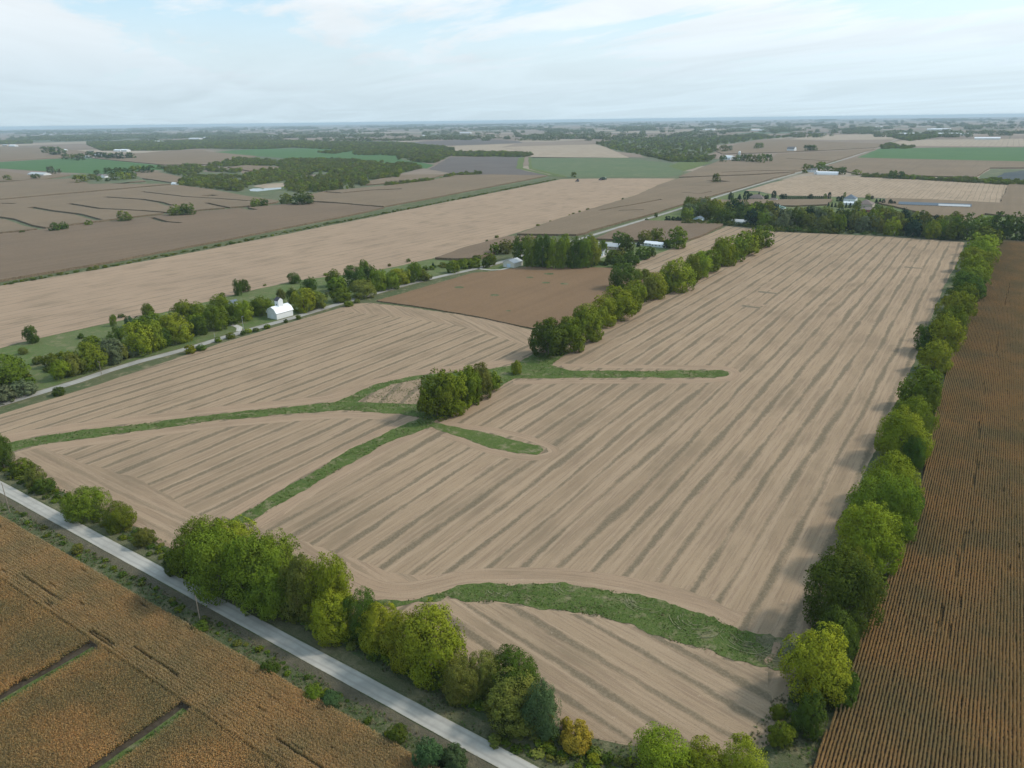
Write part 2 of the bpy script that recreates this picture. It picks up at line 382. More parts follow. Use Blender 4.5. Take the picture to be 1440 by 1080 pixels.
def ribbon(name, line, w, z, mat, jit=0.0, kind='structure', label=None, cat=None, step=4.0, o=0.0, n=4):
    line = dens(line, step); A, B = offset(line, o - w / 2, o + w / 2); V = []; UV = []; s = 0
    for i in range(len(line)):
        if i: s += math.dist(line[i], line[i - 1])
        for k in range(n + 1):
            t = k / n; j = (sn(i * .9, 3 + k) * jit) if k in (0, n) else 0
            x = A[i][0] + (B[i][0] - A[i][0]) * t; y = A[i][1] + (B[i][1] - A[i][1]) * t
            zz = z + (.0 if not kind else 0)
            V.append((x + j, y + j, zz)); UV.append((-w / 2 + w * t + j, s))
    Fq = [(i * (n + 1) + k, i * (n + 1) + k + 1, (i + 1) * (n + 1) + k + 1, (i + 1) * (n + 1) + k) for i in range(len(line) - 1) for k in range(n)]
    me = np_mesh(name, V, [f[::-1] for f in Fq], mat); uv = me.uv_layers.new(name='UVMap')
    vi = np.zeros(len(me.loops), np.int32); me.loops.foreach_get('vertex_index', vi); uv.data.foreach_set('uv', np.array(UV, np.float32)[vi].ravel())
    ob = link(bpy.data.objects.new(name, me)); return tag(ob, label, cat, None, kind)
def strip(line, w, o=0.0):
    A, B = offset(line, o - w / 2, o + w / 2); return A + B[::-1]
M_cwall = flat('corn_stalk_wall', (.17, .125, .08), .95, .1, .35, .6)

big = [(-45000, -3000), (30000, -3000), (30000, 45000), (-45000, 45000)]
me = np_mesh('ground', [(x, y, 0) for x, y in big], [(0, 1, 2, 3)], M_patch); tag(link(bpy.data.objects.new('ground', me)), kind='structure')
sheet('verge', [(-900, -60), (260, -60), (260, 1010), (-560, 1010), (-640, 560), (-900, 240)], .02, M_verge, amp=1)
MAIN = [(-392, 112), (-300, 110), (-200, 111), (-120, 114), (-100, 110), (-47, 114), (-26, 128)] 
# the big field between the roads and the hedgerow
right_edge = [(p[0] + 3.2, p[1]) for p in gs([(1072, 1030), (1095, 960), (1106, 920), (1140, 850), (1163, 760), (1183, 700), (1215, 640), (1238, 590), (1262, 540), (1288, 480), (1300, 450), (1322, 400), (1340, 370), (1352, 341)])]
top_edge = gs([(1352, 340), (1240, 332), (1090, 326), (1060, 321), (1022, 318)])
S2L = gs([(1000, 328), (965, 341), (925, 357), (887, 373), (893, 381), (933, 385), (948, 392)])
row_l = gs([(905, 440), (860, 462), (810, 495), (780, 512)])
main = [(-26, 124)] + right_edge + top_edge + S2L + gs([(900, 425), (850, 440), (775, 505), (748, 464), (700, 452), (640, 441), (607, 437), (560, 430), (522, 426)]) + gs([(495, 427.5), (420, 450), (320, 480), (250, 503), (144, 539), (0, 583)]) + [(-388, 112), (-300, 110.5), (-240, 112), (-190, 109), (-120, 112), (-100, 108), (-60, 112)]
sheet('stubble_field', main, .05, M_stub)
# headlands, driven round the edges
sheet('stubble_headland', gs([(12, 640), (60, 628), (110, 650), (190, 670), (262, 716), (318, 738), (296, 760), (250, 775), (120, 705), (40, 668)]), .09, M_head, rot=R(88), amp=.8)
sheet('stubble_headland', gs([(325, 740), (352, 738), (440, 768), (560, 806), (640, 812), (760, 800), (850, 806), (960, 828), (1030, 862), (1028, 880), (1000, 866), (900, 834), (780, 818), (660, 818), (570, 842), (505, 842), (430, 800)]), .09, M_head, rot=R(80), amp=.8)
sheet('stubble_headland', gs([(522, 427), (607, 437), (700, 452), (748, 464), (752, 480), (740, 486), (660, 462), (580, 448), (500, 440), (480, 436)]), .09, M_head, rot=R(62), amp=.8)
for L_, w_, z_ in [([(790, 514), (900, 516), (1010, 516), (1034, 521), (1036, 530), (1010, 536), (900, 537), (790, 537), (722, 538)], 6, .07), ([(618, 596), (645, 598), (720, 609), (775, 627), (784, 638), (750, 645), (725, 643), (675, 631), (625, 610)], 5, .07),
                ([(40, 634), (110, 624), (200, 612), (300, 598), (400, 589), (480, 583), (560, 587)], 8, .072), ([(8, 616), (110, 599), (200, 589), (300, 577), (400, 567), (465, 560), (500, 547), (540, 533), (600, 521), (690, 514), (735, 503)], 9, .074),
                ([(318, 728), (400, 680), (500, 622), (580, 588)], 5, .076), ([(358, 740), (450, 684), (540, 632), (600, 604)], 6, .078)]:
    ribbon('turn_rows', smooth(gs(L_), 2), w_, z_, M_turn, .5, step=3)
ribbon('turn_rows', smooth(gs([(470, 800), (520, 828), (570, 834), (620, 822), (660, 812), (730, 811), (800, 811), (870, 821), (930, 836), (1000, 856), (1036, 874)]), 2), 9, .12, M_turn, .8, step=3)
sheet('lower_stubble_field', [(-25, 124)] + gs([(1090, 1000), (1080, 945), (1042, 934), (980, 914), (942, 904), (892, 882), (830, 868), (780, 859), (705, 849), (655, 849), (625, 841), (600, 848), (560, 862)]) + [(-108, 108), (-60, 112)], .09, M_stub_b, rot=R(79), amp=.5)
# grass waterways
W1 = [(-5, 628), (10, 624), (60, 613), (110, 606), (200, 596), (300, 583), (400, 573), (470, 566), (500, 553), (530, 540), (570, 531), (610, 526), (690, 519), (722, 513), (742, 503), (752, 496), (800, 495), (775, 514), (800, 521), (900, 522), (1012, 520.5), (1024, 523), (1024, 528), (1005, 531.5), (900, 531), (760, 532), (722, 533), (700, 545), (650, 573), (612, 592), (606, 600), (540, 625), (440, 682), (350, 735), (312, 738), (400, 688), (500, 628), (590, 588), (560, 582), (480, 577), (400, 583), (300, 592), (200, 606), (110, 618), (40, 629), (0, 640)]
sheet('waterway', gs(W1), .13, M_way, amp=.6, step=1.6, kind='stuff', label='long green grass waterway branching across the harvested field', cat='grass')
sheet('waterway', gs([(600, 590), (612, 595), (640, 600), (705, 614), (762, 629), (764, 634), (755, 640), (728, 638), (680, 627), (630, 609), (602, 599)]), .132, M_way, amp=.5, step=1.4, kind='stuff', label='short green grass strip ending inside the harvested field, below the tree clump', cat='grass')
W3 = [(512, 846), (572, 845), (600, 838), (630, 830), (667, 821), (730, 821), (780, 821), (855, 830), (905, 838), (942, 850), (1005, 868), (1042, 888), (1090, 897), (1114, 905), (1112, 948), (1080, 938), (1042, 930), (980, 911), (942, 901), (892, 879), (830, 865), (780, 857), (705, 847), (655, 847), (630, 838), (605, 847), (580, 848), (552, 858)]
sheet('waterway', gs(W3), .15, M_way, amp=.8, step=1.4, kind='stuff', label='broad curved green grass waterway with mower arcs near the camera', cat='grass')
sheet('stubble_island', gs([(503, 565.5), (519, 555), (550, 541), (592, 533), (596, 567), (580, 569)]), .17, M_stub, rot=R(20), amp=.2)
sheet('mown_strip', gs([(1062, 893), (1090, 897), (1114, 905), (1112, 947), (1085, 941), (1066, 930), (1078, 915)]), .17, M_mown, amp=1.2, step=1.2)
sheet('mown_strip', gs([(1088, 904), (1096, 903), (1088, 926), (1078, 934), (1074, 930)]), .19, M_turn, amp=.5, step=1.2)
# pale arcs left by the mower
def arcs(name, specs, z, mat, label):
    V = []; Fq = []
    for (cx, cy, r, a0, a1, w) in specs:
        n = max(8, int(abs(a1 - a0) * r / .5)); b = len(V)
        for i in range(n + 1):
            t = a0 + (a1 - a0) * i / n; j = sn(i * .7, r) * .10; ww = w * (.45 + .55 * abs(math.sin(i * .37 + r)))
            V += [(cx + (r - ww + j) * math.cos(t), cy + (r - ww + j) * math.sin(t), z), (cx + (r + ww + j) * math.cos(t), cy + (r + ww + j) * math.sin(t), z)]
        Fq += [(b + 2*i, b + 2*i + 1, b + 2*i + 3, b + 2*i + 2) for i in range(n)]
    return tag(link(bpy.data.objects.new(name, np_mesh(name, V, Fq, mat))), label, 'grass', None, 'stuff')
M_hay = flat('cut_hay', (.19, .19, .10), .95, .1, .3, .9)
sp_ = []
for (px, py, n_) in [(905, 845, 5), (975, 874, 6), (1048, 898, 5), (800, 828, 3), (1085, 912, 4), (700, 830, 3)]:
    q_ = g(px, py); a_ = rnd.uniform(-20, 20)
    for k in range(n_):
        rr_ = 2.6 + k * 1.05 + rnd.uniform(-.25, .25)
        for m_ in range(4):
            st = 195 + a_ + rnd.uniform(0, 130); sp_.append((q_[0] + rnd.uniform(-.3, .3), q_[1] + 1.2 + rnd.uniform(-.3, .3), rr_, R(st), R(st + rnd.uniform(18, 60)), rnd.uniform(.05, .13)))
arcs('mower_arcs', sp_, .30, M_hay, 'pale curved mower lines on the broad grass waterway')
for (px, py, w_, dk) in [(1083, 407.5, 15, 0), (1079, 411.5, 14, 1), (1060, 428, 15, 0), (1056, 431.5, 13, 1), (1284, 376.5, 14, 1)]:
    q_ = g(px, py); sheet('turn_rows' if not dk else 'residue_patch', [(q_[0] - w_ / 2, q_[1] - 2.2), (q_[0] + w_ / 2, q_[1] - 2.2), (q_[0] + w_ / 2, q_[1] + 2.2), (q_[0] - w_ / 2, q_[1] + 2.2)], .085 + dk * .01, M_resid if dk else M_turn, amp=.5, step=1.5)
# strips next to the front road
FR = [(-1400, 98.6), (-450, 98.9), (-300, 99.2), (-71, 98.1), (60, 97.6), (260, 97)]
ribbon('mown_strip', FR, 3.4, .07, M_mown, .12, o=4.6)
ribbon('ditch_strip', FR, 3.0, .06, M_dry, .12, o=-4.0)
ribbon('front_road', FR, 4.7, .16, M_road, .05)
SR = [(-398, 60)] + gs([(85, 545), (175, 514), (260, 492), (330, 470), (420, 445), (495, 422), (595, 394), (680, 376), (702, 369.5), (817, 336), (902, 310), (935, 300.5), (960, 292.5), (1040, 267), (1127, 242), (1145, 236.5), (1163, 231.5), (1207, 218), (1235, 207), (1250, 200.5), (1270, 192.5)])
SR = smooth(SR, 1)
ribbon('mown_strip', SR[:-8], 10, .06, M_mown, .2)
ribbon('side_road', SR, 6.4, .2, M_road2, .05)
ribbon('driveway', gs([(672, 378), (690, 380), (705, 379.5), (716, 376.5)]), 3.2, .2, M_road3, .05)
ribbon('driveway', gs([(336, 466), (337, 461), (331, 458), (322, 457)]), 4, .2, M_road3, .05)
ribbon('driveway', gs([(818, 341), (850, 341), (888, 342), (905, 345)]), 4, .2, M_road3, .05)
ribbon('driveway', gs([(836, 364), (846, 360), (850, 352)]), 10, .2, M_road3, .3)
# soybean field
sheet('soybean_field', gs([(530, 424), (600, 404), (664, 385), (690, 383), (716, 379), (740, 376), (800, 377), (857, 377.5), (876, 381), (932, 385), (948, 391), (905, 420), (850, 438), (770, 462), (749, 463), (677, 447.5), (607, 435)]), .85, M_soy, thick=.85, kind='structure')
for (px, py, w_) in [(646, 404, 9), (696, 415, 8), (772, 385, 10), (768, 397.5, 8), (794, 399, 8), (745, 390, 7), (715, 437, 4)]:
    q_ = g(px, py, .9); sheet('weed_patch', [(q_[0] + w_ * .5 * math.cos(t_ * .785), q_[1] + w_ * .42 * math.sin(t_ * .785)) for t_ in range(8)], .90, M_verge, amp=.6, step=1.2)
sheet('house_yard', gs([(664, 381), (690, 374), (760, 366), (850, 345), (960, 342), (1000, 327), (935, 356), (888, 372), (857, 377), (760, 375)]), .04, M_past, amp=1)
sheet('pasture', gs([(-60, 596), (-60, 505), (0, 490), (50, 477), (150, 455), (240, 437), (352, 409), (422, 394), (527, 381), (608, 364), (650, 361), (668, 366), (690, 372), (600, 390), (430, 440), (260, 490), (80, 545)]), .03, M_past, amp=1)
sheet('long_stubble_field', gs([(-120, 424), (0, 402), (140, 379), (287, 352), (480, 314), (563, 297), (680, 274), (790, 252), (845, 251), (951, 251), (927, 260), (893, 275), (800, 303), (713, 332), (650, 350), (607, 364), (570, 372), (527, 381), (422, 394), (352, 409), (240, 437), (150, 455), (50, 477), (0, 490), (-120, 520)]), .1, M_long, step=8, amp=.8)
sheet('ditch_grass', gs([(-120, 416), (0, 398), (140, 374), (287, 346), (480, 308), (530, 297), (600, 281), (787, 248), (800, 250), (790, 253), (680, 275), (563, 298), (480, 315), (287, 353), (140, 380), (0, 403), (-120, 425)]), .08, M_verge, step=8, amp=1.2)
# standing corn at middle distance: raised canopies 2.3 m high with the waterways cut out
def W(px, w): return strip(dens(gs(px), 12), w * (1.6 if px[0][0] < 600 else 1))
HC = 2.3
sheet('verge', gs([(-150, 435), (-150, 250), (110, 245), (250, 240), (480, 250), (800, 245), (1000, 240), (1010, 292), (800, 345), (600, 380), (-80, 500)]), .015, M_scrub, amp=1, step=12)
def cornfield(poly, mat=M_corn_top, slots=(), label=None, h=HC, amp=1.0, step=10):
    return sheet('corn_field', gs(poly), h, mat, thick=h, slots=slots, amp=amp, step=step, kind='stuff', label=label, cat='corn')
cornfield([(-120, 332), (0, 331), (30, 328.5), (60, 324.5), (143, 314.5), (187, 309.5), (233, 303.5), (277, 299.5), (350, 293.5), (400, 289), (430, 285.6), (470, 287.6), (540, 293.6), (525, 297), (480, 306.5), (287, 345), (140, 373), (0, 397), (-120, 415)], slots=[W([(213, 308), (233, 314), (255, 315.5)], 5), W([(343, 294), (358, 297)], 8)], label='brown standing corn along the far side of the long pale field')
cornfield([(-120, 283), (0, 282.8), (247, 261), (300, 268), (340, 276), (392, 284), (388, 286), (350, 291), (277, 297), (233, 301), (187, 306.5), (143, 312), (60, 322.5), (30, 326), (0, 329), (-120, 331)], M_corn_top2,
  slots=[W([(-5, 307), (15, 310), (40, 319), (60, 322.9)], 7), W([(43, 293), (70, 298), (110, 303), (140, 311.5)], 7), W([(97, 288), (140, 295), (200, 298), (236, 301)], 6), W([(147, 278.5), (200, 282), (225, 286), (240, 291)], 7), W([(200, 271), (260, 278), (310, 281), (350, 284)], 5), W([(290, 276), (301, 277)], 14), W([(290, 287), (312, 292), (330, 295)], 5), W([(0, 287.5), (22, 288)], 6)], label='brown standing corn crossed by winding grass strips')
cornfield([(-120, 266), (0, 258), (45, 254), (105, 252), (195, 252), (205, 256), (150, 259), (190, 260), (244, 259.5), (0, 281.3), (-120, 281.5)], M_corn_top2, label='brown standing corn below the small white farmhouse')
cornfield([(-120, 240), (0, 241), (40, 247), (68, 245), (100, 247), (60, 253), (0, 256), (-120, 262)], M_corn_top2, label='strip of brown corn beside the long white shed')
cornfield([(192, 243), (220, 242), (250, 249), (280, 256), (246, 258), (192, 250.5)], M_corn_top2, label='small brown corn field right of the white farmhouse')
cornfield([(131, 223), (150, 221), (187, 217), (240, 212), (284, 211), (292, 213.5), (360, 220.3), (293, 232), (232, 232.5)], M_corn_top2, label='wide brown corn field in front of the long dark wood')
cornfield([(-60, 208), (0, 207), (83, 209), (124, 214), (122, 221), (83, 222.5), (0, 227), (-60, 230)], M_corn_top2, label='brown corn field at the far left beyond the green field')
cornfield([(338, 239), (320, 236), (345, 233), (395, 235.5), (392, 238), (350, 241)], M_corn_top2, label='small brown corn field enclosed by woods')
cornfield([(455, 270.5), (545, 262), (602, 255), (640, 247.5), (690, 246.5), (770, 248), (600, 281), (540, 292), (470, 286), (432, 284), (428, 277)], M_corn_top2, slots=[W([(455, 271), (480, 273), (520, 269), (565, 267)], 8)], label='brown corn between the ditch and the wooded creek')
cornfield([(513, 257), (562, 247), (627, 246), (603, 252), (543, 259), (515, 261)], M_corn_top2, label='small brown corn field wedged against the wooded creek')
cornfield([(954, 252), (985, 250), (1060, 247.5), (1118, 243.5), (1085, 252), (1050, 263), (1000, 277), (955, 290.5), (905, 305.5), (870, 315), (830, 326), (822, 330), (810, 332), (760, 331.5), (727, 331), (800, 305), (893, 277), (927, 261)], M_corn_top2, slots=[W([(843, 298), (870, 293), (900, 288), (930, 282)], 6), W([(870, 298), (905, 297)], 5), W([(958, 272), (985, 274), (1000, 271)], 4), W([(1000, 255), (1020, 257)], 30), W([(960, 262), (1000, 262)], 3)], label='brown corn between the long pale field and the side road')
cornfield([(651, 351), (715, 334.5), (740, 334), (755, 335), (720, 346), (690, 360), (675, 365), (640, 366.5), (612, 365)], label='dark brown corn left of the belt of big trees')
cornfield([(838, 338), (870, 323), (907, 312), (960, 313), (1018, 316), (1010, 322), (985, 334), (965, 340), (930, 341), (890, 340)], label='brown corn behind the white ranch house')
cornfield([(995, 282.5), (1050, 282), (1120, 282), (1170, 281.5), (1163, 289), (1120, 291), (1027, 289.5), (1008, 286.5)], M_corn_top2, label='narrow strip of brown corn in front of the row of small evergreens')
cornfield([(1249, 280), (1330, 283), (1406, 287), (1419, 259), (1440, 258), (1560, 262), (1560, 316), (1440, 308), (1385, 302), (1355, 315), (1325, 308), (1262, 293), (1235, 287)], M_corn_top2, label='brown corn right of the pale striped field')
cornfield([(1162, 234), (1201, 222.5), (1300, 225), (1440, 228), (1560, 230), (1560, 238), (1440, 237), (1392, 237), (1372, 250), (1210, 246.5), (1180, 240)], M_corn_top2, label='brown corn between the green field and the long hedgerow')
cornfield([(962, 246.5), (985, 237), (1003, 230.5), (1012, 226), (1086, 224), (1092, 217), (1160, 214), (1232, 209.5), (1205, 217), (1163, 230), (1127, 240.5), (1110, 243), (1060, 246), (985, 249), (955, 250)], M_corn_top2, slots=[W([(1015, 243.5), (1060, 241.5), (1120, 240.5)], 12), W([(1105, 223.5), (1168, 227.5)], 10)], label='brown corn around the wooded farmstead with the silo')
cornfield([(1005, 212), (1040, 202), (1070, 198), (1115, 196.5), (1170, 200), (1245, 203), (1233, 208), (1160, 212), (1088, 215), (1015, 217)], M_corn_top2, label='far brown corn left of the bend of the side road')
ribbon('waterway', gs([(0, 329), (30, 327), (60, 323), (143, 313), (187, 308), (233, 302), (277, 298), (350, 292), (385, 287)]), 14, .06, M_mown, 1.0, kind='stuff', label='narrow pale grass strip winding between two far corn fields', cat='grass')
# other fields
def fieldsheet(name, px, mat, rot=0, z=.3): return sheet(name, gs(px), z, mat, rot, step=15, amp=1.5)
fieldsheet('green_field', [(-60, 229), (0, 228), (83, 223), (123, 222), (230, 233), (260, 238), (285, 237), (284, 242), (213, 239), (140, 245), (77, 242), (0, 237), (-60, 239)], M_green)
fieldsheet('green_field', [(293, 214), (367, 209.5), (480, 208), (560, 211), (565, 225), (612, 232), (600, 237), (560, 233), (480, 228), (420, 224)], M_green)
fieldsheet('dark_field', [(633, 221), (737, 221), (728, 237), (745, 242), (778, 248), (690, 246), (640, 245), (603, 238)], M_dark)
fieldsheet('green_stripe', [(729, 222), (738, 221), (735, 236), (772, 246), (800, 250), (775, 248), (726, 237)], M_way, z=.35)
fieldsheet('cover_crop_field', [(743, 221), (877, 222), (912, 226), (965, 232), (958, 246), (941, 249), (800, 250), (748, 237)], M_olive)
fieldsheet('green_stripe', [(743, 221), (747, 222), (748, 236), (800, 249), (790, 249), (744, 238)], M_way, z=.4)
fieldsheet('green_field', [(955, 228), (1003, 228), (985, 234), (962, 241), (940, 234)], M_way, z=.4)
fieldsheet('far_stubble_field', [(707, 207), (760, 205), (837, 203), (852, 207), (885, 222), (877, 222), (747, 222), (745, 215), (733, 212)], M_farst, R(80))
fieldsheet('far_stubble_field', [(620, 206), (697, 203), (727, 202), (705, 207), (735, 213), (633, 212)], M_farst, R(10))
fieldsheet('dark_field', [(570, 200), (680, 195.5), (730, 198.5), (735, 201), (650, 204.5), (605, 205)], M_dark)
fieldsheet('green_field', [(1202, 223), (1237, 209), (1330, 207.5), (1560, 207), (1560, 229), (1440, 227), (1300, 224)], M_green)
fieldsheet('far_stubble_field', [(1255, 200.5), (1273, 197), (1440, 195), (1560, 196), (1560, 206), (1440, 206), (1280, 205.5)], M_farst, 0)
fieldsheet('far_stubble_field', [(1110, 196), (1150, 190), (1275, 188), (1262, 196), (1180, 197)], M_farst, 0)
sheet('striped_stubble_field', gs([(1095, 275), (1066, 269), (1047, 268.5), (1085, 257), (1130, 247.5), (1210, 248.5), (1330, 253), (1418, 259), (1407, 286), (1330, 282), (1247, 279), (1180, 277)]), .3, M_stub_l, step=15)
fieldsheet('farm_yard', [(960, 284), (1047, 269), (1100, 275), (1247, 280), (1300, 288), (1330, 292), (1440, 308), (1440, 334), (1350, 338), (1090, 325), (1040, 318), (962, 313), (908, 311), (935, 301)], M_past, z=.03)
fieldsheet('farm_yard', [(112, 254), (130, 250), (196, 249), (202, 254), (170, 259), (125, 260)], M_scrub, z=2.36)
fieldsheet('pond_bank', [(356, 262), (370, 259), (402, 257), (412, 260), (395, 264), (372, 265)], M_farst, z=.3)
fieldsheet('solar_field', [(1398, 252), (1412, 243), (1440, 240), (1560, 243), (1560, 262), (1440, 257)], M_blue, z=.4)
fieldsheet('scrub_field', [(1374, 250.5), (1393, 237.5), (1440, 238), (1560, 239), (1560, 262), (1440, 257.5)], M_scrub, z=.35)
m, nt_, b_ = mat_new('pond_water', .06, .5); b_.inputs['Base Color'].default_value = (.10, .12, .12, 1)
bump(nt_, b_, noise(nt_, pos(nt_), .5, 3), .05, .3); M_water = m
fieldsheet('pond', [(350, 267), (356, 265.3), (372, 265), (398, 263.8), (400, 265.5), (385, 267), (362, 269.5), (352, 269)], M_water, z=.45)
fieldsheet('ground_gap', [(300, 262), (420, 252), (450, 262), (440, 275), (360, 275)], M_scrub, z=.25)

# ------------------------------------------------------------------ foliage
def leafmat(name, a, b_, c_, trans=.20, sc=.35, vary=.36, patch=False):
    m = bpy.data.materials.new(name); m.use_nodes = True; nt = m.node_tree; nt.nodes.clear()
    o = N(nt, 'ShaderNodeTexCoord').outputs['Object']; oi = N(nt, 'ShaderNodeObjectInfo')
    off = N(nt, 'ShaderNodeVectorMath', operation='ADD'); nt.links.new(o, off.inputs[0])
    cbn = N(nt, 'ShaderNodeCombineXYZ'); nt.links.new(mth(nt, 'MULTIPLY', oi.outputs['Random'], 80), cbn.inputs[0]); nt.links.new(cbn.outputs[0], off.inputs[1])
    f = noise(nt, off.outputs[0], sc, 3, .6); f2 = noise(nt, off.outputs[0], 2.6, 3, .8)
    c = mix(nt, ramp(nt, f, .38, .62), a, b_)
    c = mix(nt, mth(nt, 'MULTIPLY', ramp(nt, f2, .45, .72), .65), c, c_)
    if patch:       # patches of the crop ripen at a different pace
        wn = noise(nt, pos(nt), .035, 4, .65); wn2 = noise(nt, pos(nt), .25, 3, .7)
        c = mix(nt, 1.0, c, mix(nt, ramp(nt, wn, .35, .65), (.68, .78, .76), (1.18, 1.03, .88)), 'MULTIPLY')
        c = mix(nt, 1.0, c, mix(nt, ramp(nt, wn2, .35, .7), (1.02, 1.02, 1.02), (.95, .95, .95)), 'MULTIPLY')
    hs = N(nt, 'ShaderNodeHueSaturation'); nt.links.new(c, hs.inputs['Color'])
    nt.links.new(mth(nt, 'ADD', .5 - .04 * vary, mth(nt, 'MULTIPLY', oi.outputs['Random'], .08 * vary)), hs.inputs['Hue'])
    nt.links.new(mth(nt, 'ADD', 1 - vary / 2, mth(nt, 'MULTIPLY', oi.outputs['Random'], vary)), hs.inputs['Value'])
    d = N(nt, 'ShaderNodeBsdfDiffuse'); t = N(nt, 'ShaderNodeBsdfTranslucent'); ms = N(nt, 'ShaderNodeMixShader'); ms.inputs[0].default_value = trans
    nt.links.new(hs.outputs[0], d.inputs[0]); nt.links.new(hs.outputs[0], t.inputs[0]); nt.links.new(d.outputs[0], ms.inputs[1]); nt.links.new(t.outputs[0], ms.inputs[2])
    out = N(nt, 'ShaderNodeOutputMaterial'); nt.links.new(ms.outputs[0], out.inputs[0]); return m
LM = {
 'green':  leafmat('leaves_green', (.135, .185, .018), (.19, .23, .024), (.078, .118, .013)),
 'lime':   leafmat('leaves_lime', (.20, .255, .02), (.27, .30, .028), (.12, .17, .015)),
 'yellow': leafmat('leaves_yellow', (.23, .265, .02), (.30, .31, .025), (.14, .18, .018)),
 'gold':   leafmat('leaves_gold', (.36, .29, .03), (.42, .32, .04), (.22, .20, .03)),
 'dark':   leafmat('leaves_dark', (.078, .122, .018), (.105, .148, .022), (.046, .076, .013)),
 'olive':  leafmat('leaves_olive', (.155, .18, .035), (.20, .205, .04), (.09, .115, .022)),
 'blue':   leafmat('leaves_bluegreen', (.075, .13, .045), (.10, .155, .06), (.045, .08, .03)),
 'grey':   leafmat('leaves_greygreen', (.14, .17, .085), (.18, .20, .10), (.085, .11, .05)),
 'far':    leafmat('leaves_far', (.15, .18, .05), (.20, .215, .06), (.095, .12, .036), sc=.08),
 'conifer': leafmat('needles_dark', (.022, .048, .026), (.032, .06, .03), (.015, .032, .018), trans=.08),
}
M_bark = flat('bark_grey_brown', (.16, .13, .10), .95, .1, .3, 2.0)
def unit(v): return v / (np.linalg.norm(v, axis=-1, keepdims=True) + 1e-9)
def leafquads(C, Nn, size, seed):
    """one quad per centre, roughly facing Nn"""
    rs = np.random.RandomState(seed); n = len(C)
    nn = unit(Nn + rs.normal(0, .55, (n, 3))); a = unit(np.cross(nn, rs.normal(0, 1, (n, 3)))); b = np.cross(nn, a)
    s = size * rs.uniform(.6, 1.3, (n, 1)); a = a * s * .62; b = b * s * .5
    cup = nn * s * .18
    V = np.stack([C - a - cup, C - b * .9, C + a - cup, C + b * .9], 1)
    # make winding agree with the outward direction
    fn = np.cross(V[:, 1] - V[:, 0], V[:, 2] - V[:, 0]); flip = (fn * Nn).sum(1) < 0
    V[flip] = V[flip][:, ::-1]
    nrm = np.repeat(unit(Nn * 1.0 + nn * .55), 4, axis=0)
    return V.reshape(-1, 3), np.arange(4 * n).reshape(-1, 4), nrm
def crown_mesh(name, mat, seed, nclump, nleaf, leaf, w=1.0, h=1.0, z0=.06, shape='round', open_=0.0):
    """unit crown, diameter w, top at h; a cloud of leaf clumps"""
    rs = np.random.RandomState(seed)
    # big lobes give the uneven outline
    lob = []
    nl = {'round': 11, 'tall': 10, 'bush': 7, 'cone': 1, 'column': 1}[shape]
    cz = (z0 + h) / 2; hz = (h - z0) / 2
    if nl > 1:
        lob.append((np.array([0, 0, cz * .98]), np.array([.35 * w, .35 * w, hz * .80]) * (1.15 if nclump < 200 else 1)))
        for i in range(nl):
            t = i * 2.4 + rs.uniform(-.5, .5); u = rs.uniform(-.75, .78)
            rr = .33 * w * math.sqrt(max(.1, 1 - .8 * u * u)) * rs.uniform(.7, 1.15); r = rs.uniform(.11, .24) * w
            lob.append((np.array([rr * math.cos(t), rr * math.sin(t), cz + u * hz * .62]), np.array([r, r, min(r * h / w * rs.uniform(.8, 1.05), hz * .5)])))
    C = []; NN = []
    for k in range(nclump):
        if nl > 1:
            ci, ri = lob[rs.randint(len(lob))] if rs.rand() < (.6 if nclump > 200 else .45) else lob[0]
            d = unit(rs.normal(0, 1, 3)); 
            if d[2] < -.6: d[2] *= -.5; d = unit(d)
            c = ci + d * ri * (rs.uniform(.72, 1.0) if rs.rand() > .25 else rs.uniform(.2, .7))
            cr = w * rs.uniform(.055, .10)
        else:
            u = rs.uniform(0, 1) ** (1.4 if shape == 'cone' else 1.0); t = rs.uniform(0, 6.283)
            rad = w * .5 * ((1 - u) ** .8 if shape == 'cone' else math.sqrt(max(.02, 1 - (2 * u - .9) ** 2 * .8)))
            rad *= rs.uniform(.7, 1.0); c = np.array([rad * math.cos(t), rad * math.sin(t), z0 + (h - z0) * u * .95]); d = unit(np.array([math.cos(t), math.sin(t), .45])); cr = w * rs.uniform(.06, .10)
        if c[2] < z0 * .6: c[2] = z0 * .6 + rs.uniform(0, .06)
        nl_ = max(3, int(nleaf * rs.uniform(.6, 1.3)))
        dd = unit(rs.normal(0, 1, (nl_, 3)) + d * .7 + np.array([0, 0, .25])); 
        C.append(c + dd * cr * rs.uniform(.55, 1.15, (nl_, 1)) * np.array([1, 1, .8])); NN.append(unit(dd * .75 + d * .55 + unit(c - np.array([0, 0, cz * .7])) * .45))
    C = np.concatenate(C); NN = np.concatenate(NN)
    if nl > 1:                      # fill the unit crown exactly
        lo5 = np.percentile(C, 2.5, axis=0); hi5 = np.percentile(C, 97.5, axis=0)
        C = (C - (lo5 + hi5) / 2) / np.array([(hi5[0] - lo5[0]), (hi5[1] - lo5[1]), (hi5[2] - lo5[2])]) * np.array([w * .96, w * .96, h - z0]) + np.array([0, 0, (h + z0) / 2])
        q_ = C - np.array([0, 0, (h + z0) / 2]); q_ /= np.array([w / 2, w / 2, (h - z0) / 2]); rr_ = np.linalg.norm(q_ * np.array([1, 1, .85]), axis=1); f_ = np.where(rr_ > 1.12, (1.12 + (rr_ - 1.12) * .4) / rr_, 1.0)[:, None]
        C = (C - np.array([0, 0, (h + z0) / 2])) * f_ + np.array([0, 0, (h + z0) / 2])
    V, Fq, nrm = leafquads(C, NN, leaf, seed + 1)
    return np_mesh(name, V, Fq, mat, nrm=nrm)
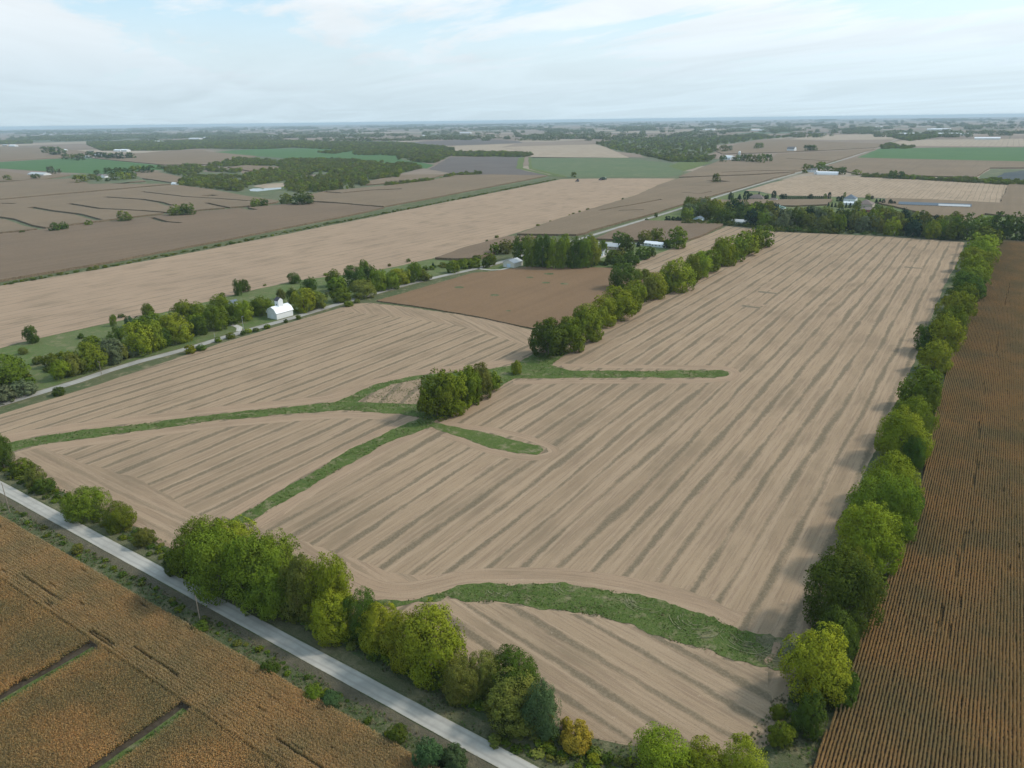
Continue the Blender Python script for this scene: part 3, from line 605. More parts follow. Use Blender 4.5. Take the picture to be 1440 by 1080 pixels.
def trunk_mesh(name, seed, h=1.0, w=1.0, limbs=5):
    rs = random.Random(seed); mb = MB(); r = .028 * w
    mb.tube((0, 0, -.01), (.01, 0, .3 * h), r, r * .7, 7); mb.tube((.01, 0, .3 * h), (.0, .02, .62 * h), r * .7, r * .3, 6)
    for i in range(limbs):
        t = i * 2.4 + rs.random(); z = (.16 + .07 * i) * h; q = (.27 * w * math.cos(t), .27 * w * math.sin(t), z + .22 * h)
        mb.tube((0, 0, z), q, r * .5, r * .2, 5)
        mb.tube(q, (q[0] * 1.35, q[1] * 1.3, q[2] + .14 * h), r * .2, r * .08, 4)
    return mb.build(name, M_bark, mesh=True)
# prototypes per level of detail: meshes are unit sized, scaled per tree
LOD = {0: (430, 52, .0235), 1: (280, 30, .038), 2: (130, 14, .075), 3: (80, 9, .11)}
MESH = {}
def get_crown(shape, lod, var, colour):
    k = (shape, lod, var, colour)
    if k not in MESH:
        b = (shape, lod, var)
        if b not in MESH:
            nc, nl, lf = LOD[lod]
            if shape == 'bush': nc = int(nc * .55)
            if shape in ('cone', 'column'): nc = int(nc * 1.1)
            z0 = {'round': .03, 'tall': .05, 'bush': .02, 'cone': .04, 'column': .04}[shape]
            MESH[b] = crown_mesh('crown', LM['green'], 100 + var * 17 + lod * 5 + len(shape), nc, nl, lf * (1.5 if shape == 'bush' else 1), z0=z0, shape=shape)
        m = MESH[b].copy(); m.materials.clear(); m.materials.append(LM[colour]); MESH[k] = m
    return MESH[k]
TR = [trunk_mesh('trunk', i) for i in range(4)]
NT = [0]
NAMES = {'round': ('deciduous_tree', 'tree'), 'tall': ('deciduous_tree', 'tree'), 'bush': ('shrub', 'shrub'), 'cone': ('conifer_tree', 'conifer'), 'column': ('evergreen_tree', 'evergreen')}
def plant(x, y, w, h, shape='round', colour='green', label=None, group=None, lod=None, z=0.0):
    D = depth(x, y)
    if lod is None: lod = 0 if D < 330 else 1 if D < 700 else 2 if D < 1500 else 3
    NT[0] += 1; var = NT[0] * 7 % (6 if lod < 2 else 3)
    nm, cat = NAMES[shape]
    rz = rnd.uniform(0, 6.28)
    if D < 900:
        o = empty(nm, x, y, z, rz, label, cat, group); c = link(bpy.data.objects.new('crown', get_crown(shape, lod, var, colour)), o)
        t = link(bpy.data.objects.new('trunk', TR[var % 4]), o); o.scale = (w, w, h)
    else:
        o = link(bpy.data.objects.new(nm, get_crown(shape, lod, var, colour))); o.location = (x, y, z); o.rotation_euler = (0, 0, rz); o.scale = (w, w, h)
        tag(o, label, cat, group)
    return o
def tbox(x0, y0, x1, y1, shape='round', colour='green', label=None, group=None, hmax=None, z=0):
    """a tree from the outline it has in the photograph: its place, width and height follow from the ground plane"""
    cx, cy = (x0 + x1) / 2, (y0 + y1) / 2; hc = 5.0
    for _ in range(4):
        x, y = g(cx, cy, hc); D = depth(x, y, hc); th = math.atan2(H - hc, math.hypot(x, y))
        w = (x1 - x0) * D / F; e = (y1 - y0) * D / F
        h = math.sqrt(max(e * e - (w * math.sin(th)) ** 2, (.5 * w) ** 2)) / math.cos(th)
        h = min(max(h, .55 * w), 1.9 * w if shape in ('round', 'bush') else 4 * w)
        hc = .52 * h
    return plant(x, y, w * .97, h, shape, colour, label, group, z=z)
CN = {'green': 'mid-green', 'lime': 'bright green', 'yellow': 'yellow-green', 'gold': 'golden yellow', 'dark': 'dark green', 'olive': 'olive', 'blue': 'blue-green', 'grey': 'grey-green', 'conifer': 'dark evergreen', 'far': 'dull green'}
ORD = ['first', 'second', 'third', 'fourth', 'fifth', 'sixth', 'seventh', 'eighth', 'ninth', 'tenth', 'eleventh', 'twelfth', 'thirteenth', 'fourteenth', 'fifteenth', 'sixteenth', 'seventeenth', 'eighteenth', 'nineteenth', 'twentieth', 'twenty-first', 'twenty-second', 'twenty-third', 'twenty-fourth', 'twenty-fifth', 'twenty-sixth', 'twenty-seventh', 'twenty-eighth', 'twenty-ninth', 'thirtieth'] + ['thirty-%s' % s for s in ('first', 'second', 'third', 'fourth', 'fifth', 'sixth', 'seventh', 'eighth', 'ninth')]
def rowset(lst, where, group):
    for i, t in enumerate(lst):
        x0, y0, x1, y1, sh, co = t[:6]
        if 'middle row' in where and sh == 'round': q_ = (x1 - x0) * .08; x0 -= q_; x1 += q_; y0 += 2
        if ('beyond the side road' in where or 'from the white barn' in where) and y1 > 571 - .32 * (x0 + x1) / 2 - 11 and x1 < 520:
            q_ = y1 - (571 - .32 * (x0 + x1) / 2 - 11)
            if q_ < 14: y0 -= q_; y1 -= q_
        if 'front road' in where and y1 - y0 > 50 and x0 < 780: y1 -= 9; y0 -= 3
        nm = {'round': 'broad', 'tall': 'tall', 'bush': 'low bushy', 'cone': 'pointed', 'column': 'narrow'}[sh]
        what = 'shrub' if sh == 'bush' else 'tree'
        tbox(x0, y0, x1, y1, sh, co, '%s %s %s, %s %s' % (nm, CN[co], what, ORD[i] if len(t) < 7 else t[6], where), group)

# hedgerow between the stubble and the standing corn, from the camera outwards
rowset([
 (892, 1024, 972, 1100, 'round', 'lime'), (950, 1050, 1030, 1120, 'round', 'lime'), (1010, 1044, 1082, 1118, 'round', 'lime'),
 (1082, 1016, 1116, 1050, 'bush', 'green'), (1118, 976, 1160, 1032, 'bush', 'dark'), (1085, 990, 1106, 1012, 'bush', 'green'),
 (1166, 942, 1206, 992, 'bush', 'dark'), (1104, 888, 1193, 982, 'round', 'yellow'), (1148, 860, 1204, 926, 'round', 'dark'),
 (1136, 775, 1234, 886, 'round', 'dark'), (1180, 778, 1235, 850, 'round', 'green'), (1182, 712, 1264, 802, 'round', 'lime'), (1198, 668, 1284, 758, 'round', 'green'), (1262, 690, 1296, 735, 'bush', 'dark'),
 (1216, 642, 1290, 712, 'round', 'lime'), (1268, 616, 1300, 660, 'round', 'dark'), (1238, 578, 1306, 648, 'round', 'lime'), (1258, 560, 1312, 620, 'round', 'green'),
 (1286, 535, 1320, 580, 'round', 'green'), (1270, 520, 1320, 574, 'round', 'green'), (1296, 480, 1338, 522, 'round', 'lime'), (1288, 458, 1318, 492, 'round', 'dark'), (1308, 446, 1352, 496, 'round', 'lime'),
 (1316, 432, 1358, 478, 'round', 'green'), (1322, 412, 1366, 456, 'round', 'lime'), (1334, 400, 1370, 436, 'round', 'green'), (1338, 386, 1382, 422, 'round', 'dark'), (1346, 376, 1386, 408, 'round', 'green'), (1350, 362, 1390, 394, 'round', 'lime'),
 (1354, 350, 1396, 382, 'round', 'lime'), (1360, 340, 1400, 370, 'round', 'lime'), (1364, 330, 1402, 358, 'round', 'lime'), (1370, 320, 1408, 346, 'round', 'green')],
 'from the camera in the right-hand hedgerow', 'trees of the right-hand hedgerow')
# row along the front road, from the far left to the camera
rowset([
 (-14, 612, 14, 660, 'round', 'dark'), (16, 645, 46, 668, 'bush', 'green'), (34, 656, 60, 682, 'bush', 'olive'), (48, 671, 75, 692, 'bush', 'dark'),
 (93, 686, 149, 730, 'round', 'green'), (147, 708, 187, 744, 'round', 'green'), (189, 743, 216, 768, 'bush', 'olive'),
 (230, 772, 262, 806, 'bush', 'dark'), (240, 735, 320, 816, 'round', 'green'), (262, 745, 345, 846, 'round', 'green'), (288, 735, 362, 810, 'round', 'lime'), (320, 762, 398, 862, 'round', 'green'), (352, 755, 422, 842, 'round', 'green'),
 (352, 800, 416, 874, 'round', 'green'), (396, 788, 458, 878, 'round', 'olive'), (425, 786, 492, 880, 'round', 'lime'), (438, 836, 502, 908, 'round', 'yellow'),
 (486, 836, 530, 905, 'round', 'dark'), (505, 856, 562, 924, 'round', 'yellow'), (540, 864, 610, 948, 'round', 'lime'), (565, 858, 652, 962, 'round', 'lime'), (622, 928, 676, 992, 'round', 'olive'), (655, 922, 708, 985, 'round', 'olive'),
 (688, 918, 756, 990, 'round', 'dark'), (684, 955, 772, 1028, 'round', 'olive'), (738, 968, 788, 1042, 'round', 'blue'), (788, 1010, 806, 1028, 'bush', 'gold'), (790, 1018, 832, 1056, 'bush', 'gold'), (826, 1060, 842, 1074, 'bush', 'yellow')],
 'from the far left along the front road', 'trees along the front gravel road')
rowset([(545, 1020, 572, 1046, 'bush', 'dark', 'at the corn edge near the bottom'), (583, 1040, 622, 1082, 'bush', 'blue', 'left of the pair at the bottom edge'), (618, 1048, 656, 1084, 'bush', 'blue', 'right of the pair at the bottom edge'),
 (270, 873, 292, 890, 'bush', 'dark', 'by the foot of the second pole'), (368, 928, 392, 950, 'bush', 'dark', 'in the ditch halfway along the road'), (428, 966, 456, 984, 'bush', 'green', 'beside the brightest of the ditch shrubs'), (452, 972, 480, 996, 'bush', 'blue', 'lowest before the bottom pair'), (100, 765, 116, 778, 'bush', 'olive', 'in the ditch below the lone round tree')],
 'by the near corn', 'shrubs in the ditch by the corn')
# the row in the middle of the picture, near end first
rowset([
 (748, 449, 794, 500, 'round', 'dark'), (786, 444, 820, 494, 'round', 'green'), (808, 429, 846, 478, 'round', 'green'), (830, 418, 864, 458, 'round', 'lime'), (847, 404, 890, 448, 'round', 'lime'), (874, 402, 900, 438, 'round', 'green'),
 (880, 395, 906, 430, 'round', 'lime'), (895, 388, 920, 422, 'round', 'olive'), (908, 384, 936, 418, 'round', 'lime'), (928, 386, 946, 412, 'bush', 'green'), (934, 364, 974, 408, 'round', 'lime'), (962, 358, 984, 396, 'round', 'green'), (970, 354, 998, 390, 'round', 'lime'), (984, 350, 1012, 382, 'round', 'green'),
 (1004, 334, 1034, 372, 'round', 'lime'), (1018, 332, 1048, 366, 'round', 'green'), (1036, 325, 1066, 358, 'round', 'lime'), (1050, 322, 1072, 352, 'round', 'green'), (1060, 317, 1086, 346, 'round', 'green')],
 'from the near end of the middle row', 'trees of the middle row')
rowset([(857, 371, 892, 405, 'round', 'dark', 'standing behind the middle row'), (890, 379, 904, 394, 'round', 'green', 'small, behind the middle row'), (902, 379, 916, 392, 'round', 'green', 'smallest, behind the middle row')], 'at the corner of the soybean field', 'trees at the soybean corner')
rowset([(588, 524, 640, 587, 'round', 'green'), (612, 524, 660, 580, 'round', 'lime'), (640, 518, 676, 570, 'round', 'green'), (656, 514, 692, 560, 'round', 'olive'), (682, 524, 704, 548, 'bush', 'green')], 'from the left in the waterway clump', 'clump at the waterway fork')
rowset([(719, 508, 733, 526, 'bush', 'lime', 'standing alone')], 'on the green waterway', None)
# strip between side road and long pale field
strip_l = [
 (-16, 502, 33, 540, 'round', 'green'), (34, 459, 52, 482, 'round', 'dark'), (154, 443, 163, 458, 'tall', 'green'), (175, 445, 187, 459, 'bush', 'blue'), (199, 427, 214, 444, 'round', 'green'), (109, 469, 117, 476, 'bush', 'dark'), (26, 489, 38, 498, 'bush', 'olive'),
 (46, 501, 60, 512, 'bush', 'olive'), (60, 498, 82, 516, 'bush', 'green'), (80, 494, 104, 512, 'bush', 'green'), (72, 512, 98, 538, 'round', 'lime'), (90, 506, 118, 534, 'round', 'olive'), (106, 492, 146, 528, 'round', 'green'), (114, 474, 142, 498, 'bush', 'green'), (136, 488, 170, 522, 'round', 'grey'), (158, 492, 178, 516, 'bush', 'olive'), (170, 497, 192, 512, 'bush', 'grey'),
 (152, 462, 176, 490, 'round', 'dark'), (174, 458, 216, 500, 'round', 'lime'), (196, 462, 230, 502, 'round', 'green'), (190, 444, 234, 464, 'bush', 'green'), (212, 470, 240, 496, 'round', 'dark'), (226, 452, 268, 490, 'round', 'lime'), (241, 424, 268, 453, 'round', 'green'), (262, 426, 292, 450, 'round', 'green'),
 (264, 442, 292, 466, 'round', 'lime'), (266, 455, 290, 480, 'round', 'dark'), (290, 440, 318, 472, 'round', 'green'), (293, 415, 320, 443, 'round', 'green'), (313, 426, 334, 450, 'round', 'green'), (314, 457, 334, 468, 'bush', 'dark'), (328, 431, 354, 458, 'round', 'lime'), (352, 430, 384, 454, 'round', 'green'), (350, 424, 370, 440, 'bush', 'green'),
 (328, 394, 340, 415, 'tall', 'dark'), (337, 394, 351, 410, 'round', 'dark'), (405, 384, 422, 398, 'round', 'dark'), (389, 407, 401, 420, 'bush', 'olive'), (403, 406, 420, 426, 'round', 'dark'), (411, 406, 442, 438, 'round', 'lime'), (432, 410, 458, 434, 'round', 'olive'), (424, 391, 444, 412, 'round', 'dark'),
 (459, 380, 480, 402, 'round', 'green'), (460, 392, 486, 410, 'bush', 'green'), (465, 405, 494, 424, 'bush', 'green'), (485, 376, 514, 402, 'round', 'dark'), (505, 366, 518, 382, 'tall', 'green'), (508, 374, 530, 396, 'round', 'dark'), (494, 394, 527, 418, 'round', 'olive'), (520, 380, 545, 408, 'round', 'green'), (538, 384, 562, 406, 'round', 'green'), (545, 378, 576, 400, 'round', 'lime'), (570, 370, 592, 396, 'round', 'green'), (585, 380, 606, 394, 'bush', 'olive'), (606, 369, 612, 377, 'cone', 'conifer'),
 (628, 367, 646, 383, 'bush', 'green'), (644, 364, 660, 377, 'bush', 'green'), (656, 363, 676, 376, 'bush', 'green'), (678, 362, 690, 376, 'bush', 'dark'), (684, 357, 698, 372, 'bush', 'green')]
rowset(strip_l[:39], 'from the left beyond the side road', 'trees beyond the side road')
rowset(strip_l[39:], 'from the white barn along the side road', 'trees right of the white barn')
rowset([(-20, 545, 18, 566, 'bush', 'grey', 'greyest, at the left edge'), (14, 536, 48, 556, 'bush', 'grey', 'second from the left edge'), (74, 544, 90, 556, 'bush', 'dark', 'round, between road and stubble'), (260, 485, 274, 497, 'bush', 'yellow', 'yellowish, between road and stubble'), (276, 485, 290, 492, 'bush', 'dark', 'low and dark by the road edge'), (318, 468, 330, 476, 'bush', 'green', 'opposite the driveway'), (338, 465, 345, 471, 'bush', 'dark', 'at the foot of the lamp pole'), (344, 462, 354, 468, 'bush', 'lime', 'just right of the lamp pole'), (355, 461, 364, 466, 'bush', 'dark', 'second right of the lamp pole'),
 (302, 474, 311, 481, 'bush', 'green', 'left of the driveway'), (371, 456, 380, 462, 'bush', 'green', 'opposite the barn hedge'), (399, 449, 405, 454, 'bush', 'dark', 'below the barn corner'), (416, 443, 423, 449, 'bush', 'green', 'just beyond the barn'), (484, 424, 497, 430, 'bush', 'green', 'largest of the far roadside ones'), (498, 420, 506, 426, 'bush', 'olive', 'farthest of the roadside ones')],
 'along the side road', 'shrubs along the side road')
# belt of big trees behind the white shed
rowset([(688, 342, 704, 357, 'bush', 'green'), (702, 338, 722, 356, 'round', 'olive'), (720, 334, 744, 364, 'round', 'dark'), (736, 334, 758, 374, 'round', 'green'), (750, 332, 776, 375, 'round', 'dark'), (766, 338, 790, 376, 'round', 'lime'), (780, 332, 804, 376, 'round', 'green'), (796, 336, 820, 376, 'round', 'dark'), (808, 336, 832, 376, 'round', 'green'), (820, 334, 844, 374, 'round', 'lime'), (842, 338, 854, 358, 'tall', 'green'),
 (852, 352, 872, 370, 'bush', 'green'), (862, 350, 882, 368, 'bush', 'olive'), (860, 360, 880, 376, 'bush', 'dark'), (876, 354, 900, 372, 'bush', 'dark'), (894, 348, 914, 364, 'bush', 'dark'), (906, 348, 922, 360, 'bush', 'dark'),
 (861, 327, 884, 346, 'round', 'dark'), (870, 331, 892, 352, 'round', 'dark'), (898, 325, 918, 342, 'round', 'olive'), (914, 322, 934, 340, 'round', 'green'), (938, 319, 966, 348, 'round', 'green'), (932, 337, 942, 348, 'bush', 'dark'), (894, 340, 901, 347, 'cone', 'conifer')],
 'from the left between shed and ranch house', 'trees by the shed and the ranch house')
# scattered far trees that stand alone
rowset([(165, 297, 185, 312, 'round', 'olive', 'single, left of the far grass strip fork'), (237, 289, 258, 304, 'round', 'green', 'left of a pair in the far corn'), (253, 287, 274, 303, 'round', 'dark', 'right of a pair in the far corn'), (70, 313, 84, 326, 'round', 'dark', 'small in the far corn'), (82, 313, 95, 324, 'round', 'dark', 'small beside its dark twin'), (27, 324, 35, 329, 'bush', 'dark', 'tiny in the far corn'), (119, 310, 130, 318, 'bush', 'green', 'small on the far grass strip'),
 (352, 280, 366, 291, 'round', 'green', 'left of the pair by the creek'), (363, 280, 377, 290, 'round', 'dark', 'right of the pair by the creek'), (393, 272, 410, 286, 'round', 'olive', 'at the tip of the creek wood'), (409, 272, 440, 287, 'round', 'dark', 'widest at the tip of the creek wood'), (803, 242, 811, 249, 'round', 'green', 'alone on the bank by the green crop'), (1002, 244, 1014, 257, 'round', 'olive', 'alone in the corn left of the side road'),
 (5, 246, 15, 254, 'round', 'olive', 'by the left edge near the long white shed'), (44, 245, 56, 252, 'round', 'dark', 'in front of the long white shed'), (66, 234, 78, 244, 'round', 'grey', 'thin, right of the long white shed'), (80, 237, 86, 243, 'bush', 'grey', 'slender, right of the long white shed')],
 'among the far fields', 'lone trees among far fields')
rowset([(102, 246, 122, 257, 'round', 'lime'), (122, 245, 135, 254, 'round', 'olive'), (132, 239, 140, 247, 'round', 'dark'), (135, 248, 143, 256, 'round', 'green'), (148, 250, 154, 256, 'bush', 'dark'), (154, 244, 164, 254, 'round', 'green'), (162, 242, 175, 254, 'round', 'lime'), (174, 243, 184, 253, 'round', 'lime'), (181, 243, 192, 252, 'round', 'green'), (146, 236, 158, 244, 'round', 'dark'), (156, 236, 172, 245, 'round', 'dark'), (172, 236, 186, 244, 'round', 'dark'), (183, 234, 200, 242, 'round', 'green'), (198, 234, 216, 242, 'round', 'dark')],
 'from the left at the far white farmhouse', 'trees around the far farmhouse')
rowset([(87, 216, 97, 224, 'round', 'dark'), (99, 217, 110, 225, 'round', 'green'), (107, 216, 119, 225, 'round', 'dark'), (120, 213, 134, 222, 'round', 'dark'), (134, 215, 148, 221, 'bush', 'blue'), (145, 216, 160, 222, 'bush', 'dark'), (158, 216, 174, 222, 'bush', 'blue'), (176, 216, 190, 221, 'bush', 'dark'), (58, 206, 72, 215, 'round', 'far'), (70, 209, 90, 215, 'bush', 'dark')],
 'from the left above the green field', 'trees of the farmstead above the green field')
rowset([(1012, 219, 1022, 228, 'round', 'dark'), (1028, 221, 1036, 227, 'round', 'dark'), (1034, 218, 1044, 227, 'round', 'green'), (1042, 217, 1052, 227, 'round', 'dark'), (1049, 217, 1060, 228, 'round', 'green'), (1058, 218, 1068, 228, 'round', 'olive'), (1065, 217, 1077, 229, 'round', 'green'), (1076, 217, 1087, 227, 'round', 'dark'), (1012, 204, 1024, 213, 'round', 'olive'), (1022, 205, 1030, 212, 'round', 'grey'), (1060, 201, 1068, 209, 'round', 'olive'), (1066, 201, 1074, 208, 'round', 'green'), (1130, 204, 1140, 212, 'round', 'dark'), (1138, 204, 1150, 212, 'round', 'dark')],
 'from the left at the silo farm', 'trees of the silo farm')
rowset([(1128, 231, 1139, 243, 'round', 'green'), (1136, 232, 1144, 239, 'round', 'dark'), (1145, 228, 1161, 240, 'round', 'green'), (1160, 234, 1172, 241, 'round', 'dark'), (1170, 236, 1180, 244, 'round', 'olive'), (1176, 235, 1190, 245, 'round', 'dark'), (1198, 239, 1211, 246, 'round', 'lime'), (1250, 240, 1262, 251, 'round', 'dark'), (1264, 241, 1272, 251, 'round', 'dark')],
 'from the left at the roadside white farm', 'trees of the farm by the road')
# windbreak along the end of the big field
BELT = []
r2 = random.Random(5); n = 0
xs = 966
while xs < 1345:
    t = (xs - 966) / 380
    for lay in range(3):
        yb = (311 + 24 * t) - lay * 8 + r2.uniform(-2, 2) if xs > 1035 else 308 - lay * 6 + r2.uniform(-2, 2)
        hh = r2.uniform(15, 24) if lay < 2 else r2.uniform(10, 18)
        if xs > 1200 and lay == 2: yb -= 4
        if lay == 0 and 1030 < xs < 1052: continue
        if lay == 2 and 1190 < xs < 1230: continue
        ww = hh * r2.uniform(.7, 1.0)
        sh = r2.choice(['round', 'round', 'tall']); co = r2.choice(['olive', 'green', 'dark', 'far', 'lime', 'olive', 'grey', 'green', 'conifer', 'yellow', 'grey'])
        x = xs + r2.uniform(-4, 4); BELT.append((x - ww / 2, yb - hh, x + ww / 2, yb, sh, co))
    xs += r2.uniform(8, 12)
for b in BELT: tbox(*b[:6], label='one of the many mixed trees massed in the windbreak beyond the big field', group='trees of the windbreak')
rowset([(1346, 303, 1378, 336, 'round', 'dark'), (1372, 304, 1400, 330, 'round', 'green'), (1396, 300, 1424, 334, 'round', 'dark'), (1416, 302, 1446, 336, 'round', 'dark'), (1440, 304, 1470, 338, 'round', 'dark')], 'from the left at the hedgerow end', 'big trees at the end of the hedgerow')
rowset([(1024, 271, 1032, 282, 'round', 'conifer'), (1036, 273, 1044, 281, 'cone', 'conifer'), (1045, 268, 1054, 282, 'column', 'conifer'), (1053, 272, 1059, 280, 'column', 'conifer'), (1066, 269, 1069, 274, 'cone', 'conifer'), (1066, 275, 1074, 281, 'round', 'conifer'), (1074, 274, 1081, 281, 'round', 'conifer'), (1085, 268, 1092, 279, 'column', 'conifer'), (1096, 273, 1107, 281, 'round', 'conifer'), (1136, 273, 1143, 280, 'round', 'conifer'), (1158, 272, 1163, 281, 'column', 'green'), (1164, 270, 1169, 281, 'column', 'conifer'), (1176, 276, 1182, 283, 'column', 'conifer'), (1181, 275, 1187, 283, 'column', 'conifer'), (1186, 270, 1190, 277, 'column', 'green'),
 (1163, 284, 1167, 291, 'cone', 'conifer'), (1168, 284, 1172, 291, 'cone', 'conifer'), (1173, 285, 1177, 291, 'cone', 'conifer'), (1178, 284, 1187, 292, 'round', 'green'), (1188, 285, 1192, 292, 'cone', 'conifer'), (1193, 285, 1198, 292, 'cone', 'conifer'), (1199, 282, 1211, 294, 'round', 'green'), (1217, 273, 1224, 281, 'round', 'green'), (1224, 275, 1229, 280, 'column', 'conifer'), (1230, 279, 1235, 286, 'cone', 'conifer'), (1235, 279, 1240, 286, 'cone', 'conifer'), (1240, 280, 1245, 287, 'column', 'conifer'), (1249, 280, 1255, 288, 'column', 'conifer'), (1255, 283, 1260, 288, 'column', 'conifer'),
 (1197, 295, 1204, 301, 'round', 'conifer'), (1203, 295, 1211, 303, 'round', 'conifer'), (1211, 295, 1219, 304, 'round', 'conifer'), (1188, 294, 1196, 304, 'cone', 'blue'), (1228, 288, 1240, 297, 'round', 'dark'), (1244, 290, 1256, 302, 'round', 'green')],
 'from the left around the far houses', 'garden trees around the far houses')
for i in range(19):
    x = 1106.5 + i * 2.85
    if i in (11, 12): continue
    tbox(x - 1.25, 275.2, x + 1.25, 280.6, 'column', 'conifer', 'one of the evenly spaced narrow evergreens in a line behind the corn strip', 'line of small narrow evergreens')
rowset([(963, 277, 972, 296, 'tall', 'green'), (958, 293, 976, 311, 'round', 'green'), (980, 292, 990, 300, 'round', 'conifer'), (1010, 295, 1034, 314, 'round', 'dark')], 'from the left by the roadside houses', 'trees by the road houses')
rowset([(935, 304, 943, 311, 'bush', 'conifer'), (943, 305, 951, 312, 'bush', 'conifer'), (950, 305, 958, 312, 'bush', 'conifer'), (920, 299, 925, 305, 'bush', 'dark'), (907, 307, 912, 311, 'bush', 'dark')], 'from the left beyond the ranch house', 'low evergreens at the corner')

# ------------------------------------------------------------------ scatter (stuff) with geometry nodes
def protos(name, meshes):
    c = bpy.data.collections.new(name)
    for i, m in enumerate(meshes): c.objects.link(bpy.data.objects.new('%s_%d' % (name, i), m))
    return c
def scatter(name, P, rot, scl, coll, label, cat, kind='stuff'):
    me = bpy.data.meshes.new(name); P = np.asarray(P, np.float32); n = len(P)
    me.vertices.add(n); me.vertices.foreach_set('co', P.ravel())
    a = me.attributes.new('rot', 'FLOAT', 'POINT'); a.data.foreach_set('value', np.asarray(rot, np.float32))
    a = me.attributes.new('scl', 'FLOAT_VECTOR', 'POINT'); a.data.foreach_set('vector', np.asarray(scl, np.float32).ravel())
    a = me.attributes.new('pid', 'INT', 'POINT'); a.data.foreach_set('value', nr.randint(0, 1000, n).astype(np.int32))
    o = link(bpy.data.objects.new(name, me)); tag(o, label, cat, None, kind)
    ng = bpy.data.node_groups.new('scatter', 'GeometryNodeTree')
    ng.interface.new_socket('Geometry', in_out='INPUT', socket_type='NodeSocketGeometry'); ng.interface.new_socket('Geometry', in_out='OUTPUT', socket_type='NodeSocketGeometry')
    gi = ng.nodes.new('NodeGroupInput'); go = ng.nodes.new('NodeGroupOutput'); ip = ng.nodes.new('GeometryNodeInstanceOnPoints'); ci = ng.nodes.new('GeometryNodeCollectionInfo')
    ci.inputs['Collection'].default_value = coll; ci.inputs['Separate Children'].default_value = True; ci.inputs['Reset Children'].default_value = True
    def at(nm, t):
        q = ng.nodes.new('GeometryNodeInputNamedAttribute'); q.data_type = t; q.inputs['Name'].default_value = nm; return q.outputs[0]
    cx = ng.nodes.new('ShaderNodeCombineXYZ'); L = ng.links
    L.new(at('rot', 'FLOAT'), cx.inputs[2]); er = ng.nodes.new('FunctionNodeEulerToRotation'); L.new(cx.outputs[0], er.inputs[0])
    L.new(gi.outputs[0], ip.inputs['Points']); L.new(ci.outputs[0], ip.inputs['Instance']); ip.inputs['Pick Instance'].default_value = True
    L.new(at('pid', 'INT'), ip.inputs['Instance Index']); L.new(er.outputs[0], ip.inputs['Rotation']); L.new(at('scl', 'FLOAT_VECTOR'), ip.inputs['Scale'])
    L.new(ip.outputs[0], go.inputs[0]); md = o.modifiers.new('scatter', 'NODES'); md.node_group = ng; return o
def inside(P, poly):
    x, y = P[:, 0], P[:, 1]; r = np.zeros(len(P), bool); n = len(poly)
    for i in range(n):
        x1, y1 = poly[i]; x2, y2 = poly[(i + 1) % n]
        if y1 == y2: continue
        c = ((y1 > y) != (y2 > y)) & (x < (x2 - x1) * (y - y1) / (y2 - y1) + x1); r ^= c
    return r
def fill(poly, sp, jit=.5):
    a = np.array(poly); lo_, hi_ = a.min(0), a.max(0)
    if (hi_[0] - lo_[0]) * (hi_[1] - lo_[1]) / sp / sp > 4e5: sp = math.sqrt((hi_[0] - lo_[0]) * (hi_[1] - lo_[1]) / 4e5)
    X, Y = np.meshgrid(np.arange(lo_[0], hi_[0], sp), np.arange(lo_[1], hi_[1], sp)); P = np.stack([X.ravel(), Y.ravel()], 1)
    P += nr.uniform(-jit, jit, P.shape) * sp; return P[inside(P, poly)]
def lod_mesh(shape, lod, var, colour): return get_crown(shape, lod, var, colour)
woodc = protos('wood_tree', [get_crown('round', 3, v, c) for v in range(3) for c in ('far', 'olive', 'green', 'lime', 'far')] + [get_crown('tall', 3, 0, 'olive')])
woodb = protos('brush_tree', [get_crown('bush', 3, v, c) for v in range(2) for c in ('far', 'olive', 'dark')])
def wood(name, px, sp=11.5, size=11, h=8, label='', coll=None, thin=1.0):
    P = fill(gs(px), sp)
    if thin < 1: P = P[nr.rand(len(P)) < thin]
    k_ = np.sin(P[:, 0] / 31 + 2 * np.sin(P[:, 1] / 47)) + np.sin(P[:, 1] / 38 + 1.7 * np.sin(P[:, 0] / 59)); P = P[(k_ > -.85) | (nr.rand(len(P)) < .12)]
    n = len(P); s = nr.uniform(.55, 1.3, n) * size; hh = (s / size) * nr.uniform(.6, 1.3, n) * h
    # a few tall ones
    scatter(name, np.c_[P, np.zeros(n)], nr.uniform(0, 6.28, n), np.c_[s, s, hh], coll or woodc, label, 'wood')
    sheet('wood_floor', gs(px), .28, M_scrub, amp=4, step=20)
wood('wood', [(292, 233), (333, 224), (425, 228), (430, 235), (408, 236), (367, 233), (317, 234.5)], label='long curved band of trees above the enclosed corn field')
wood('wood', [(288, 236), (338, 240), (338, 244), (293, 241)], label='thin band of trees below the enclosed corn field')
wood('wood', [(250, 261), (255, 253), (283, 249), (338, 249), (360, 243), (400, 238), (440, 233), (440, 245), (417, 250), (400, 254), (367, 260), (350, 264), (338, 270), (293, 265)], label='large creek wood left of the pond')
wood('wood', [(220, 237), (283, 233), (287, 240), (272, 248), (252, 247), (233, 242)], thin=.6, label='open grove right of the far farmhouse')
wood('wood', [(428, 254), (467, 248), (503, 249), (520, 259), (500, 265), (442, 271), (433, 264)], sp=8, size=8, h=9, label='dark dense young wood right of the pond')
wood('wood', [(405, 255), (430, 252), (437, 268), (422, 272), (398, 266)], label='lighter wood on the right bank of the pond')
wood('wood', [(400, 225), (488, 225), (517, 228), (550, 232), (577, 230), (592, 237), (560, 245), (560, 250), (523, 253), (480, 244), (433, 246), (400, 241)], label='broad creek wood below the far green field')
